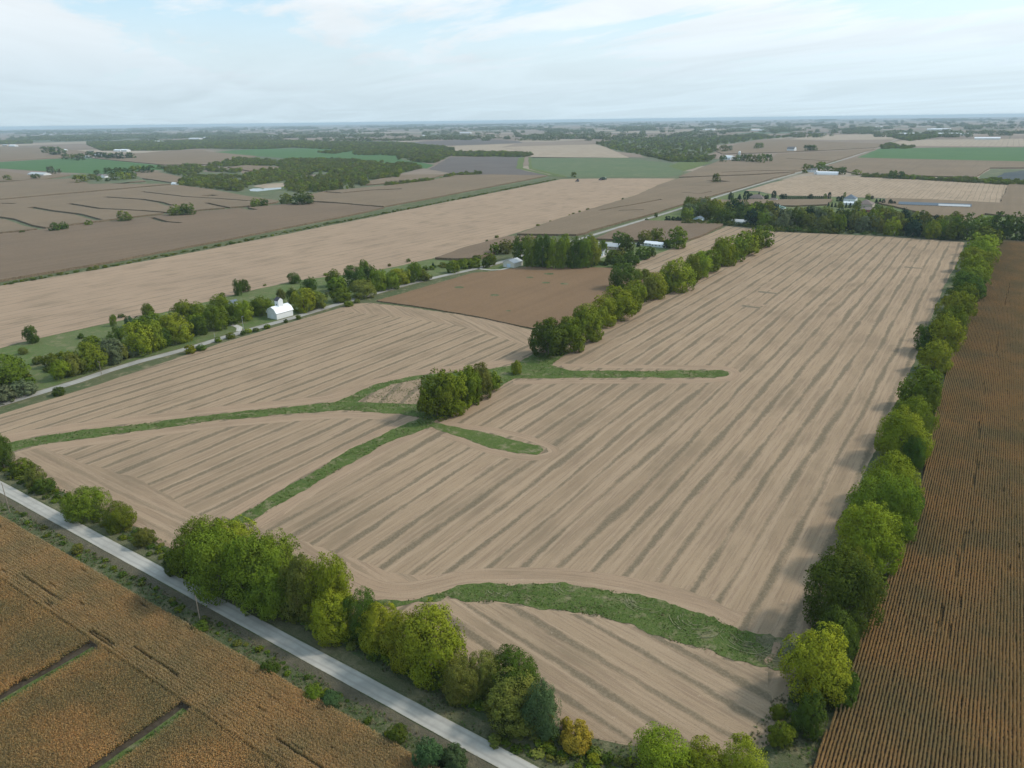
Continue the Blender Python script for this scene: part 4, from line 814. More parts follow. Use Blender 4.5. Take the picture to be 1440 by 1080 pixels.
wood('wood', [(400, 201), (483, 200), (567, 202), (600, 205), (638, 209), (638, 218), (610, 230), (560, 226), (558, 219), (495, 218), (497, 212), (400, 207)], sp=12.5, size=12, h=9, thin=.85, label='ridge wood beyond the far green field')
wood('wood', [(445, 215), (470, 212), (493, 210), (493, 213), (470, 216.5)], label='small tree island inside the far green field')
wood('hedge', [(542, 261), (600, 254), (640, 246), (677, 243.5), (677, 245), (640, 248), (600, 256), (542, 263)], sp=7, size=8, h=6, label='ragged hedge along the far edge of the corn')
wood('wood', [(633, 214), (733, 215.5), (752, 218), (737, 221), (637, 220)], sp=12, label='straight treeline above the dark tilled field')
wood('wood', [(838, 202.5), (883, 196), (940, 193), (1077, 192.5), (1115, 190.5), (1115, 192.5), (1067, 196.5), (1038, 201), (1005, 204.5), (1010, 213), (993, 218), (960, 222), (940, 226), (907, 221), (900, 217), (867, 213), (847, 205.5)], sp=14, size=14, h=10, thin=.2, label='scrubby wood left of the silo farm')
wood('wood', [(907, 219), (950, 222), (1005, 221), (998, 228), (945, 227.5)], label='dark wood edge left of the silo farm')
wood('wood', [(122, 200), (240, 198.5), (320, 197), (440, 198.5), (440, 206), (367, 210), (277, 209), (240, 212), (143, 212), (123, 204)], sp=14, size=12, h=9, thin=.8, label='long dark wood across the far left')
wood('wood', [(5, 196), (40, 193.5), (110, 192), (200, 191), (320, 191), (440, 190), (440, 192), (330, 193.5), (200, 194.5), (110, 197), (20, 198)], sp=26, size=16, h=11, thin=.5, label='far blue wood near the left horizon')
wood('wood', [(0, 199.5), (45, 199), (45, 202), (0, 203)], sp=20, size=18, h=14, label='treeline at the far left edge')
wood('wood', [(285, 191), (370, 188), (385, 191.5), (340, 193)], sp=26, size=18, h=12, thin=.6, label='far blue wood left of centre near the horizon')
wood('hedge', [(1210, 247.3), (1300, 250.5), (1380, 254), (1440, 257), (1440, 262), (1380, 258), (1300, 253.5), (1210, 249)], sp=8, size=9, h=6, label='long dark hedgerow above the striped stubble field')
wood('wood', [(1237, 206), (1250, 202), (1262, 205), (1290, 206.5), (1276, 209), (1240, 209.5)], sp=12, label='small wood in the bend of the side road')
wood('wood', [(1245, 192.5), (1300, 189), (1330, 191.5), (1300, 196), (1280, 199), (1265, 196)], sp=16, thin=.6, size=15, h=12, label='trees around the far white sheds on the right')
wood('brush', gs and [(960, 316), (1040, 318), (1090, 325.5), (1240, 331.5), (1352, 339), (1352, 335), (1240, 326), (1090, 320), (960, 311)], sp=4.5, size=6, h=4, coll=woodb, label='low brush along the foot of the windbreak')
# undergrowth along the near rows
midb = protos('undergrowth_bush', [get_crown('bush', 2, v, c) for v in range(3) for c in ('dark', 'green', 'olive')])
def brushline(px, w, sp, size, h, label):
    pl = strip(dens(gs(px), 8), w); P = fill(pl, sp); n = len(P); s = nr.uniform(.5, 1.3, n) * size
    scatter('undergrowth', np.c_[P, np.zeros(n)], nr.uniform(0, 6.28, n), np.c_[s, s, s / size * h * nr.uniform(.6, 1.3, n)], midb, label, 'undergrowth')
brushline([(1100, 1040), (1160, 960), (1195, 860), (1232, 740), (1262, 660), (1290, 560), (1318, 490), (1345, 440), (1378, 370), (1390, 340)], 6, 3.0, 3.0, 1.5, 'dark undergrowth under the right-hand hedgerow')
brushline([(240, 786), (320, 828), (440, 878), (560, 933), (680, 990), (780, 1034)], 4, 1.9, 3.0, 2.0, 'shaded undergrowth under the row along the front road')
brushline([(770, 493), (860, 443), (960, 393), (1080, 343)], 8, 2.2, 3.6, 2.8, 'undergrowth under the middle row of trees')
brushline([(600, 580), (650, 558), (700, 537)], 7, 2.4, 3.2, 2.2, 'undergrowth below the clump at the waterway fork')
brushline([(0, 548), (120, 514), (240, 474), (320, 446)], 16, 9.0, 5.0, 2.6, 'loose brush in the rough strip left of the barn')
brushline([(430, 424), (560, 388), (690, 361)], 10, 6.0, 5.0, 3.0, 'brush in the rough strip along the side road')
brushline([(738, 371), (760, 372), (850, 372), (880, 372)], 10, 3.6, 4.0, 3.0, 'undergrowth below the belt of big trees by the shed')
brushline([(0, 401), (140, 377), (287, 350), (480, 312), (563, 296), (680, 273), (780, 253)], 10, 5.5, 3.5, 1.6, 'weeds and brush in the long ditch')
brushline([(150, 452), (352, 407), (422, 392), (527, 379), (608, 362), (713, 331), (893, 275)], 4, 14, 4.5, 3.0, 'small bushes dotted along the fence line of the long pale field')
brushline([(-20, 640), (60, 690), (160, 740), (240, 785)], 6, 2.6, 2.2, 1.1, 'weedy growth in the ditch below the harvested field')
brushline([(700, 1030), (800, 1060), (880, 1090)], 8, 2.2, 2.4, 1.2, 'weedy growth at the bottom corner of the lower field')
brushline([(5, 715), (100, 768), (280, 868), (420, 950), (560, 1035)], 3.5, 3.4, 1.8, .9, 'weeds at the edge of the near corn')
# tufts of grass
def tuft_mesh(seed, mat):
    rs = np.random.RandomState(seed); V = []; Fq = []
    for i in range(14):
        a = rs.uniform(0, 6.28); r = rs.uniform(0, .45); x, y = r * math.cos(a), r * math.sin(a); t = rs.uniform(0, 6.28); l = rs.uniform(.1, .4); h = rs.uniform(.5, 1.0); w = .09
        dx, dy = math.cos(t), math.sin(t); b = len(V)
        V += [(x - dy * w, y + dx * w, 0), (x + dy * w, y - dx * w, 0), (x + dx * l + dy * w * .5, y + dy * l - dx * w * .5, h), (x + dx * l - dy * w * .5, y + dy * l + dx * w * .5, h)]; Fq.append((b, b+1, b+2, b+3))
    return np_mesh('tuft', V, Fq, mat, nrm=np.tile(np.array([[0, 0, 1.0]]), (len(V), 1)))
M_tg = leafmat('blades_green', (.085, .135, .03), (.115, .165, .04), (.055, .09, .02), .2, 1.0)
M_ty = leafmat('blades_dry', (.17, .16, .08), (.22, .195, .11), (.12, .13, .055), .2, 1.0)
tg = protos('tuft_green', [tuft_mesh(i, M_tg) for i in range(4)] + [tuft_mesh(9, M_ty)])
tv = protos('tuft_mixed', [tuft_mesh(i, M_tg) for i in range(2)] + [tuft_mesh(i + 3, M_ty) for i in range(2)])
def tufts(polys, sp, s, h, coll, label):
    P = np.concatenate([fill(p, sp) for p in polys]); k = np.array([math.sin(x * .31 + math.sin(y * .23) * 2) + math.sin(y * .47 + 1.3 * math.sin(x * .19)) for x, y in P]); P = P[nr.rand(len(P)) < .62 + .25 * k]
    n = len(P); q = nr.uniform(.5, 1.3, n)
    scatter('grass', np.c_[P, np.full(n, .05)], nr.uniform(0, 6.28, n), np.c_[q * s, q * s, q * h * nr.uniform(.6, 1.4, n)], coll, label, 'grass')
tufts([gs(W3)], .55, .55, .30, tg, 'long green blades on the broad curved waterway')
tufts([gs(W1)], 1.0, .8, .35, tg, 'green blades on the branching waterway')
tufts([[(-330, 104), (-330, 111), (-100, 111), (-100, 104)], [(-100, 101), (-100, 111), (-25, 118), (-10, 101)], [(-30, 104), (-26, 128), (-22, 165), (-8, 165), (-14, 104)]], .8, .7, .5, tv, 'rough mixed grass between the front road and the stubble')
tufts([[(-330, 87), (-330, 94.5), (-60, 94.0), (-60, 87)]], .75, .7, .45, tv, 'rough mixed grass between the front road and the near corn')

# ------------------------------------------------------------------ standing corn, near
M_cl = leafmat('corn_leaf_dry', (.43, .30, .145), (.50, .355, .175), (.30, .21, .10), .2, 5.0, vary=.06, patch=True)
M_cl2 = leafmat('corn_leaf_orange', (.48, .265, .10), (.52, .305, .12), (.31, .19, .082), .2, 5.0, vary=.06, patch=True)
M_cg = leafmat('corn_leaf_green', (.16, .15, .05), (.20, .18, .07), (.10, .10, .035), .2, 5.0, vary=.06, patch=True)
M_ct = flat('corn_tassel', (.42, .30, .17), .9, .1, .2, 3)
def corn_row(seed, L=4.0, h=2.3):
    rs = np.random.RandomState(seed); V = []; Fq = []; mi = []; NR = []
    y = 0.0
    while y < L:
        hh = h * rs.uniform(.85, 1.08); x = rs.uniform(-.05, .05); lean = rs.uniform(-.12, .12, 2); b = len(V)
        sg = 1 if rs.rand() < .5 else -1; V += [(x - .03 * sg, y, 0), (x + .03 * sg, y, 0), (x + .02 * sg + lean[0], y + lean[1], hh), (x - .02 * sg + lean[0], y + lean[1], hh)]; NR += [(0, -.8 * sg, .4)] * 4; Fq.append((b, b+1, b+2, b+3)); mi.append(0)
        for k in range(9):
            z = hh * (.25 + .08 * k) * rs.uniform(.94, 1.05); t = rs.uniform(0, 6.28); l = rs.uniform(.20, .40) * (1 - .03 * k); w = rs.uniform(.04, .075)
            dx, dy = math.cos(t), math.sin(t); x0 = x + lean[0] * z / hh; y0 = y + lean[1] * z / hh; up = rs.uniform(.05, .25); dn = rs.uniform(-.05, .35); b = len(V)
            m1 = (x0 + dx * l * .55, y0 + dy * l * .55, z + up); m2 = (x0 + dx * l, y0 + dy * l, z + up - dn)
            V += [(x0 - dy * w * .6, y0 + dx * w * .6, z), (x0 + dy * w * .6, y0 - dx * w * .6, z), (m1[0] + dy * w, m1[1] - dx * w, m1[2]), (m1[0] - dy * w, m1[1] + dx * w, m1[2]), (m2[0] + dy * w * .4, m2[1] - dx * w * .4, m2[2]), (m2[0] - dy * w * .4, m2[1] + dx * w * .4, m2[2])]
            NR += [(dx * .5, dy * .5, .8)] * 6
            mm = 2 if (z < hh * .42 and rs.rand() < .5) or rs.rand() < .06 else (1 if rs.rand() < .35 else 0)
            Fq += [(b, b+1, b+2, b+3), (b+3, b+2, b+4, b+5)]; mi += [mm, mm]
        for q in range(3):
            t = rs.uniform(0, 6.28); b = len(V); tx, ty = x + lean[0], y + lean[1]; ex, ey = tx + .13 * math.cos(t), ty + .13 * math.sin(t)
            sg = 1 if rs.rand() < .5 else -1; V += [(tx - .014 * sg, ty, hh - .05), (tx + .014 * sg, ty, hh - .05), (ex + .014 * sg, ey, hh + .24), (ex - .014 * sg, ey, hh + .24)]; NR += [(0, -.7 * sg, .5)] * 4; Fq.append((b, b+1, b+2, b+3)); mi.append(3)
        y += rs.uniform(.14, .20)
    return np_mesh('corn_row', V, Fq, mats=[M_cl, M_cl2, M_cg, M_ct], midx=mi, nrm=unit(np.array(NR, float)))
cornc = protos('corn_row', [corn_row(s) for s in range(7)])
def cornrows(P, rot, label):
    n = len(P); big_ = np.array([math.sin(x * .09 + 1) * math.sin(y * .07) + .6 * math.sin(x * .023 + y * .031) for x, y in P])
    sz = 1 + .06 * big_ + nr.uniform(-.04, .04, n)
    for gp in gaps: sz = np.where(inside(P + np.array([0, 2.0]), gp), nr.uniform(.25, .6, n), sz)
    sz = np.where(nr.rand(n) < .012, sz * nr.uniform(.5, .85, n), sz)
    if rot: sz = np.where(((np.abs(P[:, 1] - 74.6) < .5) & (np.sin(P[:, 0] * .11) > .35)) | ((np.abs(P[:, 1] - 72) < .8) & (np.abs(P[:, 0] + 177) < 5)), nr.uniform(.4, .7, n), sz)
    fl = nr.rand(n) < .5
    # half of the segments are turned round
    c = np.array([math.cos(rot), math.sin(rot)]); d = np.array([-math.sin(rot), math.cos(rot)])
    Q = P.copy(); Q[fl] += d * 4.0
    rr = rot + np.where(fl, math.pi, 0) + nr.uniform(-.012, .012, n)
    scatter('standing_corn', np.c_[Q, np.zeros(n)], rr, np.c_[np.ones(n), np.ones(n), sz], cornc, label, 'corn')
def rowpts(x0, x1, y0, y1, test, along='y'):
    if along == 'y': X, Y = np.meshgrid(np.arange(x0, x1, .76), np.arange(y0, y1, 4.0))
    else: Y, X = np.meshgrid(np.arange(y0, y1, .76), np.arange(x0, x1, 4.0))
    P = np.stack([X.ravel(), Y.ravel()], 1); P += nr.uniform(-.04, .04, P.shape)
    return P[test(P)]
redge = gs([(1128, 1110), (1140, 1080), (1166, 1020), (1190, 972), (1203, 915), (1217, 880), (1236, 838), (1250, 812), (1262, 780), (1285, 735), (1297, 670), (1308, 615), (1322, 560), (1335, 505), (1352, 468), (1370, 420), (1385, 380), (1406, 339)], 1.0)
rpoly = redge + [(70, 952), (70, 60), (redge[0][0], 60)]
gaps = [strip(dens(gs(l, 1.0), 5), w) for l, w in (([(1384, 540), (1382, 560)], .8), ([(1377, 595), (1375, 620)], .8), ([(1374, 640), (1372, 665)], 1.3), ([(1372, 655), (1366, 690)], .8), ([(1369, 732), (1367, 745)], .8), ([(1357, 752), (1347, 785), (1342, 812)], 1.5), ([(1327, 855), (1320, 878), (1314, 900)], .9), ([(1350, 835), (1346, 858)], .9), ([(1337, 882), (1334, 898)], .8), ([(1420, 400), (1412, 430)], .9), ([(1404, 470), (1400, 500)], .9))]
def rtest(P):
    Q = P + np.array([0, 2.0]); ok = inside(Q, rpoly)
    return ok
cornrows(rowpts(-40, 70, 62, 952, rtest), 0.0, 'ripe brown standing corn right of the hedgerow')
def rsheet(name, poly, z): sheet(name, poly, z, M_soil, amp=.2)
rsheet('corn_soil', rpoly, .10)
lanes = [[(-181.6, -60), (-181.6, 70.4), (-176.6, 70.4), (-176.6, -60)], [(-141.8, -60), (-141.8, 71), (-137.2, 71), (-137.2, -60)]]
YE = 88.0; YH = 70.6
def ltest_h(P): return (P[:, 1] < YE) 
def ltest_i(P):
    Q = P + np.array([0, 2.0]); ok = Q[:, 1] < YH + 5
    for l in lanes: ok &= ~inside(P + np.array([0, 3.0]), l)
    return ok
Ph = rowpts(-345, -48, YH, YE, ltest_h, 'x'); Ph = Ph + np.array([4.0, 0])   # rows turned to run along X
cornrows(Ph, R(90), 'outer rows of ripe corn parallel to the front road')
cornrows(rowpts(-345, -48, YH - .75 - 68, YH - 1.0, ltest_i), 0.0, 'inner rows of ripe corn crossed by two grass lanes at the lower left')
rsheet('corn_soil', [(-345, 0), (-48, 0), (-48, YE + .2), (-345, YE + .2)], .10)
for l in lanes: 
    sheet('lane', [(l[0][0] + 1.3, 0), (l[0][0] + 1.3, 69.5), (l[2][0] + .2, 69.5), (l[2][0] + .2, 0)], .14, M_way, amp=.25)
tufts([[(l[0][0] + 2.2, 0), (l[0][0] + 2.2, 69.5), (l[2][0], 69.5), (l[2][0], 0)] for l in lanes], .5, .5, .5, tg, 'green grass in the two lanes through the near corn')

# ------------------------------------------------------------------ buildings
M_wh = flat('white_paint', (.72, .74, .75), .6, .3, .05, .8); M_whm = ribbed('white_metal_siding', (.72, .73, .72), 2.0)
M_whr = ribbed('white_metal_roof', (.86, .87, .88), 2.0, axis=1); M_cream = ribbed('cream_siding', (.66, .64, .56), 2.2, .7)
M_greyr = ribbed('light_grey_metal_roof', (.50, .51, .51), 1.6, axis=1); M_shing = flat('grey_shingles', (.18, .17, .165), .95, .05, .2, 1.5)
M_brr = flat('brown_shingles', (.19, .15, .13), .9, .15, .2, 1.5); M_blr = flat('blue_grey_roof', (.15, .18, .21), .95, .05, .15, 1); M_teal = flat('teal_roof', (.16, .30, .29), .6, .3, .15, 1)
M_brick = flat('red_brick_wall', (.33, .16, .11), .9, .15, .2, 2.0); M_tanw = flat('tan_siding', (.45, .38, .30), .8, .2, .1, 1.0)
M_glass, _, bg_ = mat_new('window_glass', .15, .6); bg_.inputs['Base Color'].default_value = (.05, .06, .07, 1)
M_door = flat('pale_blue_door', (.55, .66, .76), .5, .3, .05, 1); M_dk = flat('dark_slate', (.07, .065, .08), .8, .2, .2, 1.5)
M_wood = flat('weathered_pole_wood', (.24, .20, .155), .9, .1, .2, 2.0); M_metal = flat('galvanised_steel', (.55, .57, .58), .4, .5, .1, 1.5, .6); M_rub = flat('tyre_rubber', (.03, .03, .03), .9, .2, .2, 3)
def house(name, x, y, rz, Lx, Ly, hw, hr, wall, roof, label, cat='house', group=None, kind='gable', ov=.4, door=None, wins=2, chimney=False, z=0, big=None):
    """ridge along local y"""
    o = empty(name, x, y, z, rz, label, cat, group); a, b = Lx / 2, Ly / 2
    if kind == 'gable':
        MB().prism([(-a, 0), (a, 0), (a, hw), (0, hw + hr), (-a, hw)], -b, b).build('wall', wall, o)
        t = .22; k = hr / a; e = a + ov
        r = MB().prism([(-e, hw - k * ov + .02), (0, hw + hr + .02), (e, hw - k * ov + .02), (e, hw - k * ov + t), (0, hw + hr + t), (-e, hw - k * ov + t)], -b - ov, b + ov).build('roof', roof, o)
    elif kind == 'gambrel':
        p = [(-a, hw), (-a * .62, hw + hr * .62), (0, hw + hr), (a * .62, hw + hr * .62), (a, hw)]
        MB().prism([(-a, 0), (a, 0)] + p[::-1], -b, b).build('wall', wall, o)
        e = 1.07; q = [(x_ * e, z_ + .03 - (.35 if abs(x_) == a else 0)) for x_, z_ in p]
        r = MB().prism(q + [(x_ * 1.03, z_ + .25) for x_, z_ in q[::-1]], -b - ov, b + ov).build('roof', roof, o)
    elif kind == 'hip':
        MB().box(-a, -b, 0, a, b, hw).build('wall', wall, o); e = ov; rl = max(0, b - a)
        mb = MB(); mb.v = [(-a-e, -b-e, hw), (a+e, -b-e, hw), (a+e, b+e, hw), (-a-e, b+e, hw), (0, -rl, hw+hr), (0, rl, hw+hr), (-a-e, -b-e, hw-.15), (a+e, -b-e, hw-.15), (a+e, b+e, hw-.15), (-a-e, b+e, hw-.15)]
        mb.f = [(0, 1, 4), (1, 2, 5, 4), (2, 3, 5), (3, 0, 4, 5), (0, 6, 7, 1), (1, 7, 8, 2), (2, 8, 9, 3), (3, 9, 6, 0), (6, 9, 8, 7)]; r = mb.build('roof', roof, o)
    else:   # quonset
        p = [(a * math.cos(math.pi * i / 12), (hw + hr) * math.sin(math.pi * i / 12)) for i in range(13)]
        MB().prism(p, -b, b).build('wall', wall, o); q = [(x_ * 1.03, z_ * 1.03 + .02) for x_, z_ in p]
        r = MB().prism(q + [(x_ * 1.0, z_ * 1.0) for x_, z_ in p[::-1]], -b - .3, b + .3).build('roof', roof, o)
    if chimney: MB().box(-a * .35, b * .3, hw + hr * .3, -a * .35 + .9, b * .3 + .9, hw + hr + 1.0).build('chimney', M_brick, r)
    s = hw / 3.0
    for i in range(wins):
        yy = -b + (i + .5) * 2 * b / max(1, wins)
        for sgn in (1, -1):
            w = MB().box(sgn * a - .04, yy - .6, hw * .42, sgn * a + .04, yy + .6, hw * .42 + 1.2).build('window', M_glass, o)
            MB().box(sgn * a - .06, yy - .75, hw * .42 - .12, sgn * a + .06, yy + .75, hw * .42 - .003).build('sill', M_wh, w)
    if door != 0:
        dw, dh, dm = door or (1.0, 2.1, M_dk)
        d = MB().box(-dw / 2, -b - .05, .02, dw / 2, -b + .05, dh).build('door', dm, o)
        MB().box(-dw / 2 + .1, -b - .1, dh * .45, -dw / 2 + .2, -b - .053, dh * .45 + .12).build('handle', M_metal, d)
    return o
# white barn with the tall lift tower
x, y = g(395.5, 447.5)
x -= 4.0; y += 1.8
barn = house('barn', x, y + 1.0, R(0), 10, 14.5, 4.3, 4.1, M_whm, M_whr, 'white gambrel-roofed barn with a tall dark-topped lift tower, beside the side road', 'barn', kind='gambrel', ov=.5, door=(3, 3.2, M_wh), wins=0)
tw = MB().prismx([(-2.1, 6.2), (2.1, 6.2), (2.1, 12.2), (0, 13.9), (-2.1, 12.2)], -1.9, 1.9).build('lift_tower', M_wh, barn)
MB().prismx([(-2.5, 11.95), (0, 14.0), (2.5, 11.95), (2.5, 12.2), (0, 14.3), (-2.5, 12.2)], -2.2, 2.0).build('tower_roof', M_dk, tw)
MB().box(-.4, -2.16, 8.6, .4, -2.09, 9.7).build('window', M_glass, tw)
x, y = g(717.5, 376)
sh = house('shed', x - 1.5, y + 7, R(0), 12.5, 15, 4.2, 2.6, M_cream, M_greyr, 'cream metal shed with pale blue garage door at the end of a short driveway', 'shed', door=(4.2, 3.4, M_door), wins=0, ov=.35)
MB().box(-4.6, -7.58, .05, -3.5, -7.45, 2.4).build('side_door', M_wh, sh)
def hp(px, py, *a, **k): x, y = g(px, py); return house(k.pop('name', 'house'), x, y, *a, **k)
hp(258, 452, R(20), 8, 10, 3.2, 3.0, M_tanw, M_shing, 'grey-roofed house almost hidden among trees beyond the side road', wins=2)
hp(329, 431, R(0), 4, 5, 3.4, 1.6, M_whm, M_blr, 'small blue-grey outbuilding between the trees left of the barn', 'shed', name='outbuilding', wins=1)
hp(316, 442, R(90), 2.2, 3, 2, 1.0, M_wh, M_shing, 'tiny white hut under the trees left of the barn', 'hut', name='hut', wins=0)
hp(845, 358.5, R(90), 8, 9, 4.6, 2.2, M_wh, M_shing, 'white house half hidden behind the belt of big trees', wins=3)
hp(861, 350, R(90), 11, 18, 3.4, 2.8, M_tanw, M_greyr, 'wide grey-roofed house between the dark garden trees', wins=3)
hp(916, 345.5, R(90), 8, 14, 3.0, 1.8, M_wh, M_whr, 'left wing of the white ranch house beside the stubble strip', wins=3)
hp(927, 347, R(90), 9, 16, 3.0, 1.9, M_wh, M_whr, 'right wing of the long white ranch house with bright roof', wins=4)
hp(982, 311, R(0), 11, 14, 4.0, 2.4, M_door, M_blr, 'pale blue building at the left end of the windbreak', wins=2)
hp(976, 299, R(90), 12, 18, 4.0, 3.5, M_tanw, M_brr, 'tan two-storey house close to the side road', wins=3)
hp(1041, 315, R(90), 12, 22, 3.6, 2.2, M_wh, M_greyr, 'low white farm shed at the end of the stubble strip', 'shed', name='farm_shed', wins=1, door=(3, 3, M_dk))
hp(1064, 281, R(90), 16, 24, 4.0, 5.0, M_tanw, M_brr, 'brown hip-roofed house behind the corn strip among evergreens', kind='hip', wins=4)
hp(1088, 282.5, R(90), 7, 10, 3.0, 1.6, M_wh, M_brr, 'small white garage right of the brown hip-roofed house', 'garage', name='garage', wins=1)
hp(1093, 297, R(0), 18, 20, 5.0, 4.6, M_wh, M_teal, 'teal-roofed house rising from the windbreak', kind='hip', wins=3)
hp(1195.5, 283, R(0), 18, 20, 5.0, 6.0, M_wh, M_blr, 'big blue-grey hip-roofed house in front of the striped field', kind='hip', wins=4)
hp(1194, 288, R(90), 8, 16, 3.0, 2.0, M_wh, M_wh, 'white garage below the big blue-grey house', 'garage', name='garage', wins=2)
hp(1217, 291, R(0), 22, 26, 5.0, 6.0, M_tanw, M_brr, 'dark brown-roofed house with several gables', kind='hip', wins=4)
hp(1220, 299, R(0), 18, 18, 5.0, 2.8, M_brick, M_brr, 'red brick house with a low brown hip roof', kind='hip', wins=3)
hp(1313, 291, R(96), 14, 95, 3.0, 3.0, M_tanw, M_blr, 'very long low blue-grey barn at the edge of the corn', 'barn', name='long_barn', wins=12)
hp(1341, 292.3, R(96), 10, 40, 3.0, 2.0, M_tanw, M_greyr, 'white greenhouse-like extension at the right of the long low barn', 'shed', name='shed', wins=6)
hp(1279, 289.5, R(96), 7, 12, 2.6, 1.4, M_wh, M_greyr, 'small pale shed left of the long low barn', 'shed', name='shed', wins=1)
hp(1142, 242, R(90), 11, 22, 5.5, 3.5, M_wh, M_shing, 'white two-storey farmhouse beside the side road', wins=4, chimney=True)
hp(1148, 245, R(0), 9, 10, 4, 2.6, M_wh, M_whr, 'small white outbuilding right of the white farmhouse by the road', 'shed', name='outbuilding', wins=1)
hp(1164, 245.5, R(92), 14, 46, 4.0, 3.0, M_whm, M_whr, 'long round-roofed white machine shed by the side road', 'shed', name='machine_shed', kind='quonset', wins=0, door=(5, 4, M_dk))
hp(56, 247, R(95), 22, 75, 5, 4, M_whm, M_greyr, 'long white livestock shed on the far left', 'barn', name='long_barn', wins=9)
hp(147, 251, R(30), 12, 16, 6, 4.5, M_wh, M_shing, 'far white farmhouse ringed by trees', wins=3, chimney=True)
hp(142, 249.5, R(90), 12, 18, 5, 4, M_tanw, M_brr, 'brown barn behind the far white farmhouse', 'barn', name='barn', wins=1)
hp(246, 260.6, R(80), 8, 22, 4, 2.4, M_wh, M_whr, 'little white shed at the tip of the creek wood', 'shed', name='shed', wins=1, door=0)
hp(123, 222.5, R(90), 16, 34, 6, 4, M_wh, M_whr, 'white barn at the left of the farmstead above the green field', 'barn', name='barn', wins=2)
hp(130, 215, R(90), 22, 50, 6, 5, M_tanw, M_shing, 'grey-roofed barn of the farmstead above the green field', 'barn', name='barn', wins=3)
hp(138, 219.5, R(90), 16, 36, 6, 4, M_wh, M_whr, 'white middle shed of the farmstead above the green field', 'shed', name='shed', wins=2)
hp(167, 213, R(95), 22, 55, 7, 4, M_whm, M_whr, 'left of two bright white sheds right of the farmstead', 'shed', name='shed', wins=3)
hp(176, 213, R(95), 24, 60, 7, 5, M_whm, M_whr, 'right of two bright white sheds right of the farmstead', 'shed', name='shed', wins=3)
hp(19, 206, R(95), 26, 75, 7, 5, M_whm, M_whr, 'bright white shed at the left edge in the distance', 'shed', name='shed', wins=4)
hp(9, 205.5, R(95), 26, 60, 7, 5, M_tanw, M_greyr, 'dull grey shed at the left edge in the distance', 'shed', name='shed', wins=4)
hp(91.5, 212, R(95), 16, 30, 5, 4, M_whm, M_whr, 'tiny white shed behind the dark bushes at the far left', 'shed', name='shed', wins=1)
hp(1024.5, 225.5, R(70), 22, 30, 8, 7, M_wh, M_whr, 'white gambrel barn of the silo farm', 'barn', name='barn', kind='gambrel', wins=2)
hp(1113, 212.5, R(80), 22, 30, 9, 8, M_wh, M_shing, 'lone white gambrel barn in the corn', 'barn', name='barn', kind='gambrel', wins=2)
for px, py, L, lb in [(1275, 189.6, 110, 'white shed nearest the end of the side road'), (1283, 189.4, 110, 'second white shed from the end of the side road'), (1334, 189.6, 130, 'left of two long white sheds beyond the road bend'), (1346, 190.2, 160, 'right of two long white sheds beyond the road bend'), (1323, 182.5, 160, 'white shed close under the horizon on the right'), (1314, 183, 120, 'smaller white shed close under the horizon on the right'), (1235, 179.8, 120, 'white shed below the horizon above the side road end'), (1388, 196.3, 120, 'pale farm buildings among trees at the right'), (275, 196, 160, 'brightest white shed beyond the long dark wood'), (292, 194.5, 110, 'white house right of the brightest shed beyond the wood'), (223, 200.3, 110, 'tan barn peeping over the long dark wood'), (375, 192.5, 220, 'long pale sheds left of centre near the horizon'), (655, 187.5, 150, 'white sheds of a far farm above the dark treeline'), (752, 190.7, 150, 'white farm buildings in the far centre'), (1067, 184, 150, 'white shed right of centre near the horizon'), (994, 183, 180, 'long pale shed above the scrubby wood'), (600, 192.3, 80, 'white house of a far farm left of centre'), (65, 189.2, 170, 'left white speck of a shed under the left horizon'), (70.5, 189.2, 120, 'right white speck of a shed under the left horizon'), (160, 183.5, 900, 'very long pale warehouse on the left horizon')]:
    hp(px, py, R(90), max(26, L * .25), L, 8, 5, M_whm, M_whr, lb, 'shed', name='shed', wins=2, door=0)
# silo
x, y = g(1039, 225)
s_ = empty('silo', x, y, 0, 0, 'tall grey silo with white dome among the farm trees', 'silo'); MB().tube((0, 0, 0), (0, 0, 24), 4, 4, 16).build('wall', M_metal, s_)
mb = MB(); 
for i in range(4): mb.tube((0, 0, 24 + [0, 1.6, 2.9, 3.6][i]), (0, 0, 24 + [1.6, 2.9, 3.6, 4.0][i]), [4.2, 3.6, 2.5, 1.2][i], [3.6, 2.5, 1.2, .2][i], 16)
mb.build('roof', M_wh, s_)
# ------------------------------------------------------------------ poles, vehicles
def pole(px, py, h, label, arm=False, lamp=False, mat=None):
    x, y = g(px, py); o = empty('lamp_pole' if lamp else 'utility_pole', x, y, 0, 0, label, 'lamp pole' if lamp else 'utility pole')
    MB().tube((0, 0, 0), (0, 0, h), .17, .10, 8).build('post', mat or M_wood, o)
    if arm: MB().box(-1.2, -.08, h - .7, 1.2, .08, h - .52).build('crossarm', M_wood, o); [MB().tube((q, 0, h - .52), (q, 0, h - .3), .06, .04, 6).build('insulator', M_metal, o) for q in (-1.05, 0, 1.05)]
    if lamp:
        a = MB().tube((0, 0, h - .3), (1.4, -.2, h + .1), .05, .04, 6).build('arm', M_metal, o)
        MB().tube((1.2, -.2, h + .12), (1.9, -.25, h + .05), .16, .12, 8).build('lamp_head', M_metal, o)
    return o
pole(14, 721, 12, 'weathered wooden pole between corn and front road at the left edge')
pole(282, 876, 9, 'thin wooden pole between corn and front road facing the tree row')
pole(143, 527, 8, 'wooden pole with crossarm between the side road and the rough strip', arm=True)
pole(342.5, 463, 9, 'pale lamp pole at the driveway left of the barn', lamp=True, mat=M_metal)
pole(601, 393, 9, 'thin wooden pole on the far side of the road past the barn', arm=True)
pole(302, 474, 3, 'short pale post by the road left of the driveway', mat=M_metal)
pole(1127, 244, 11, 'wooden pole beside the road at the white farmhouse', arm=True)
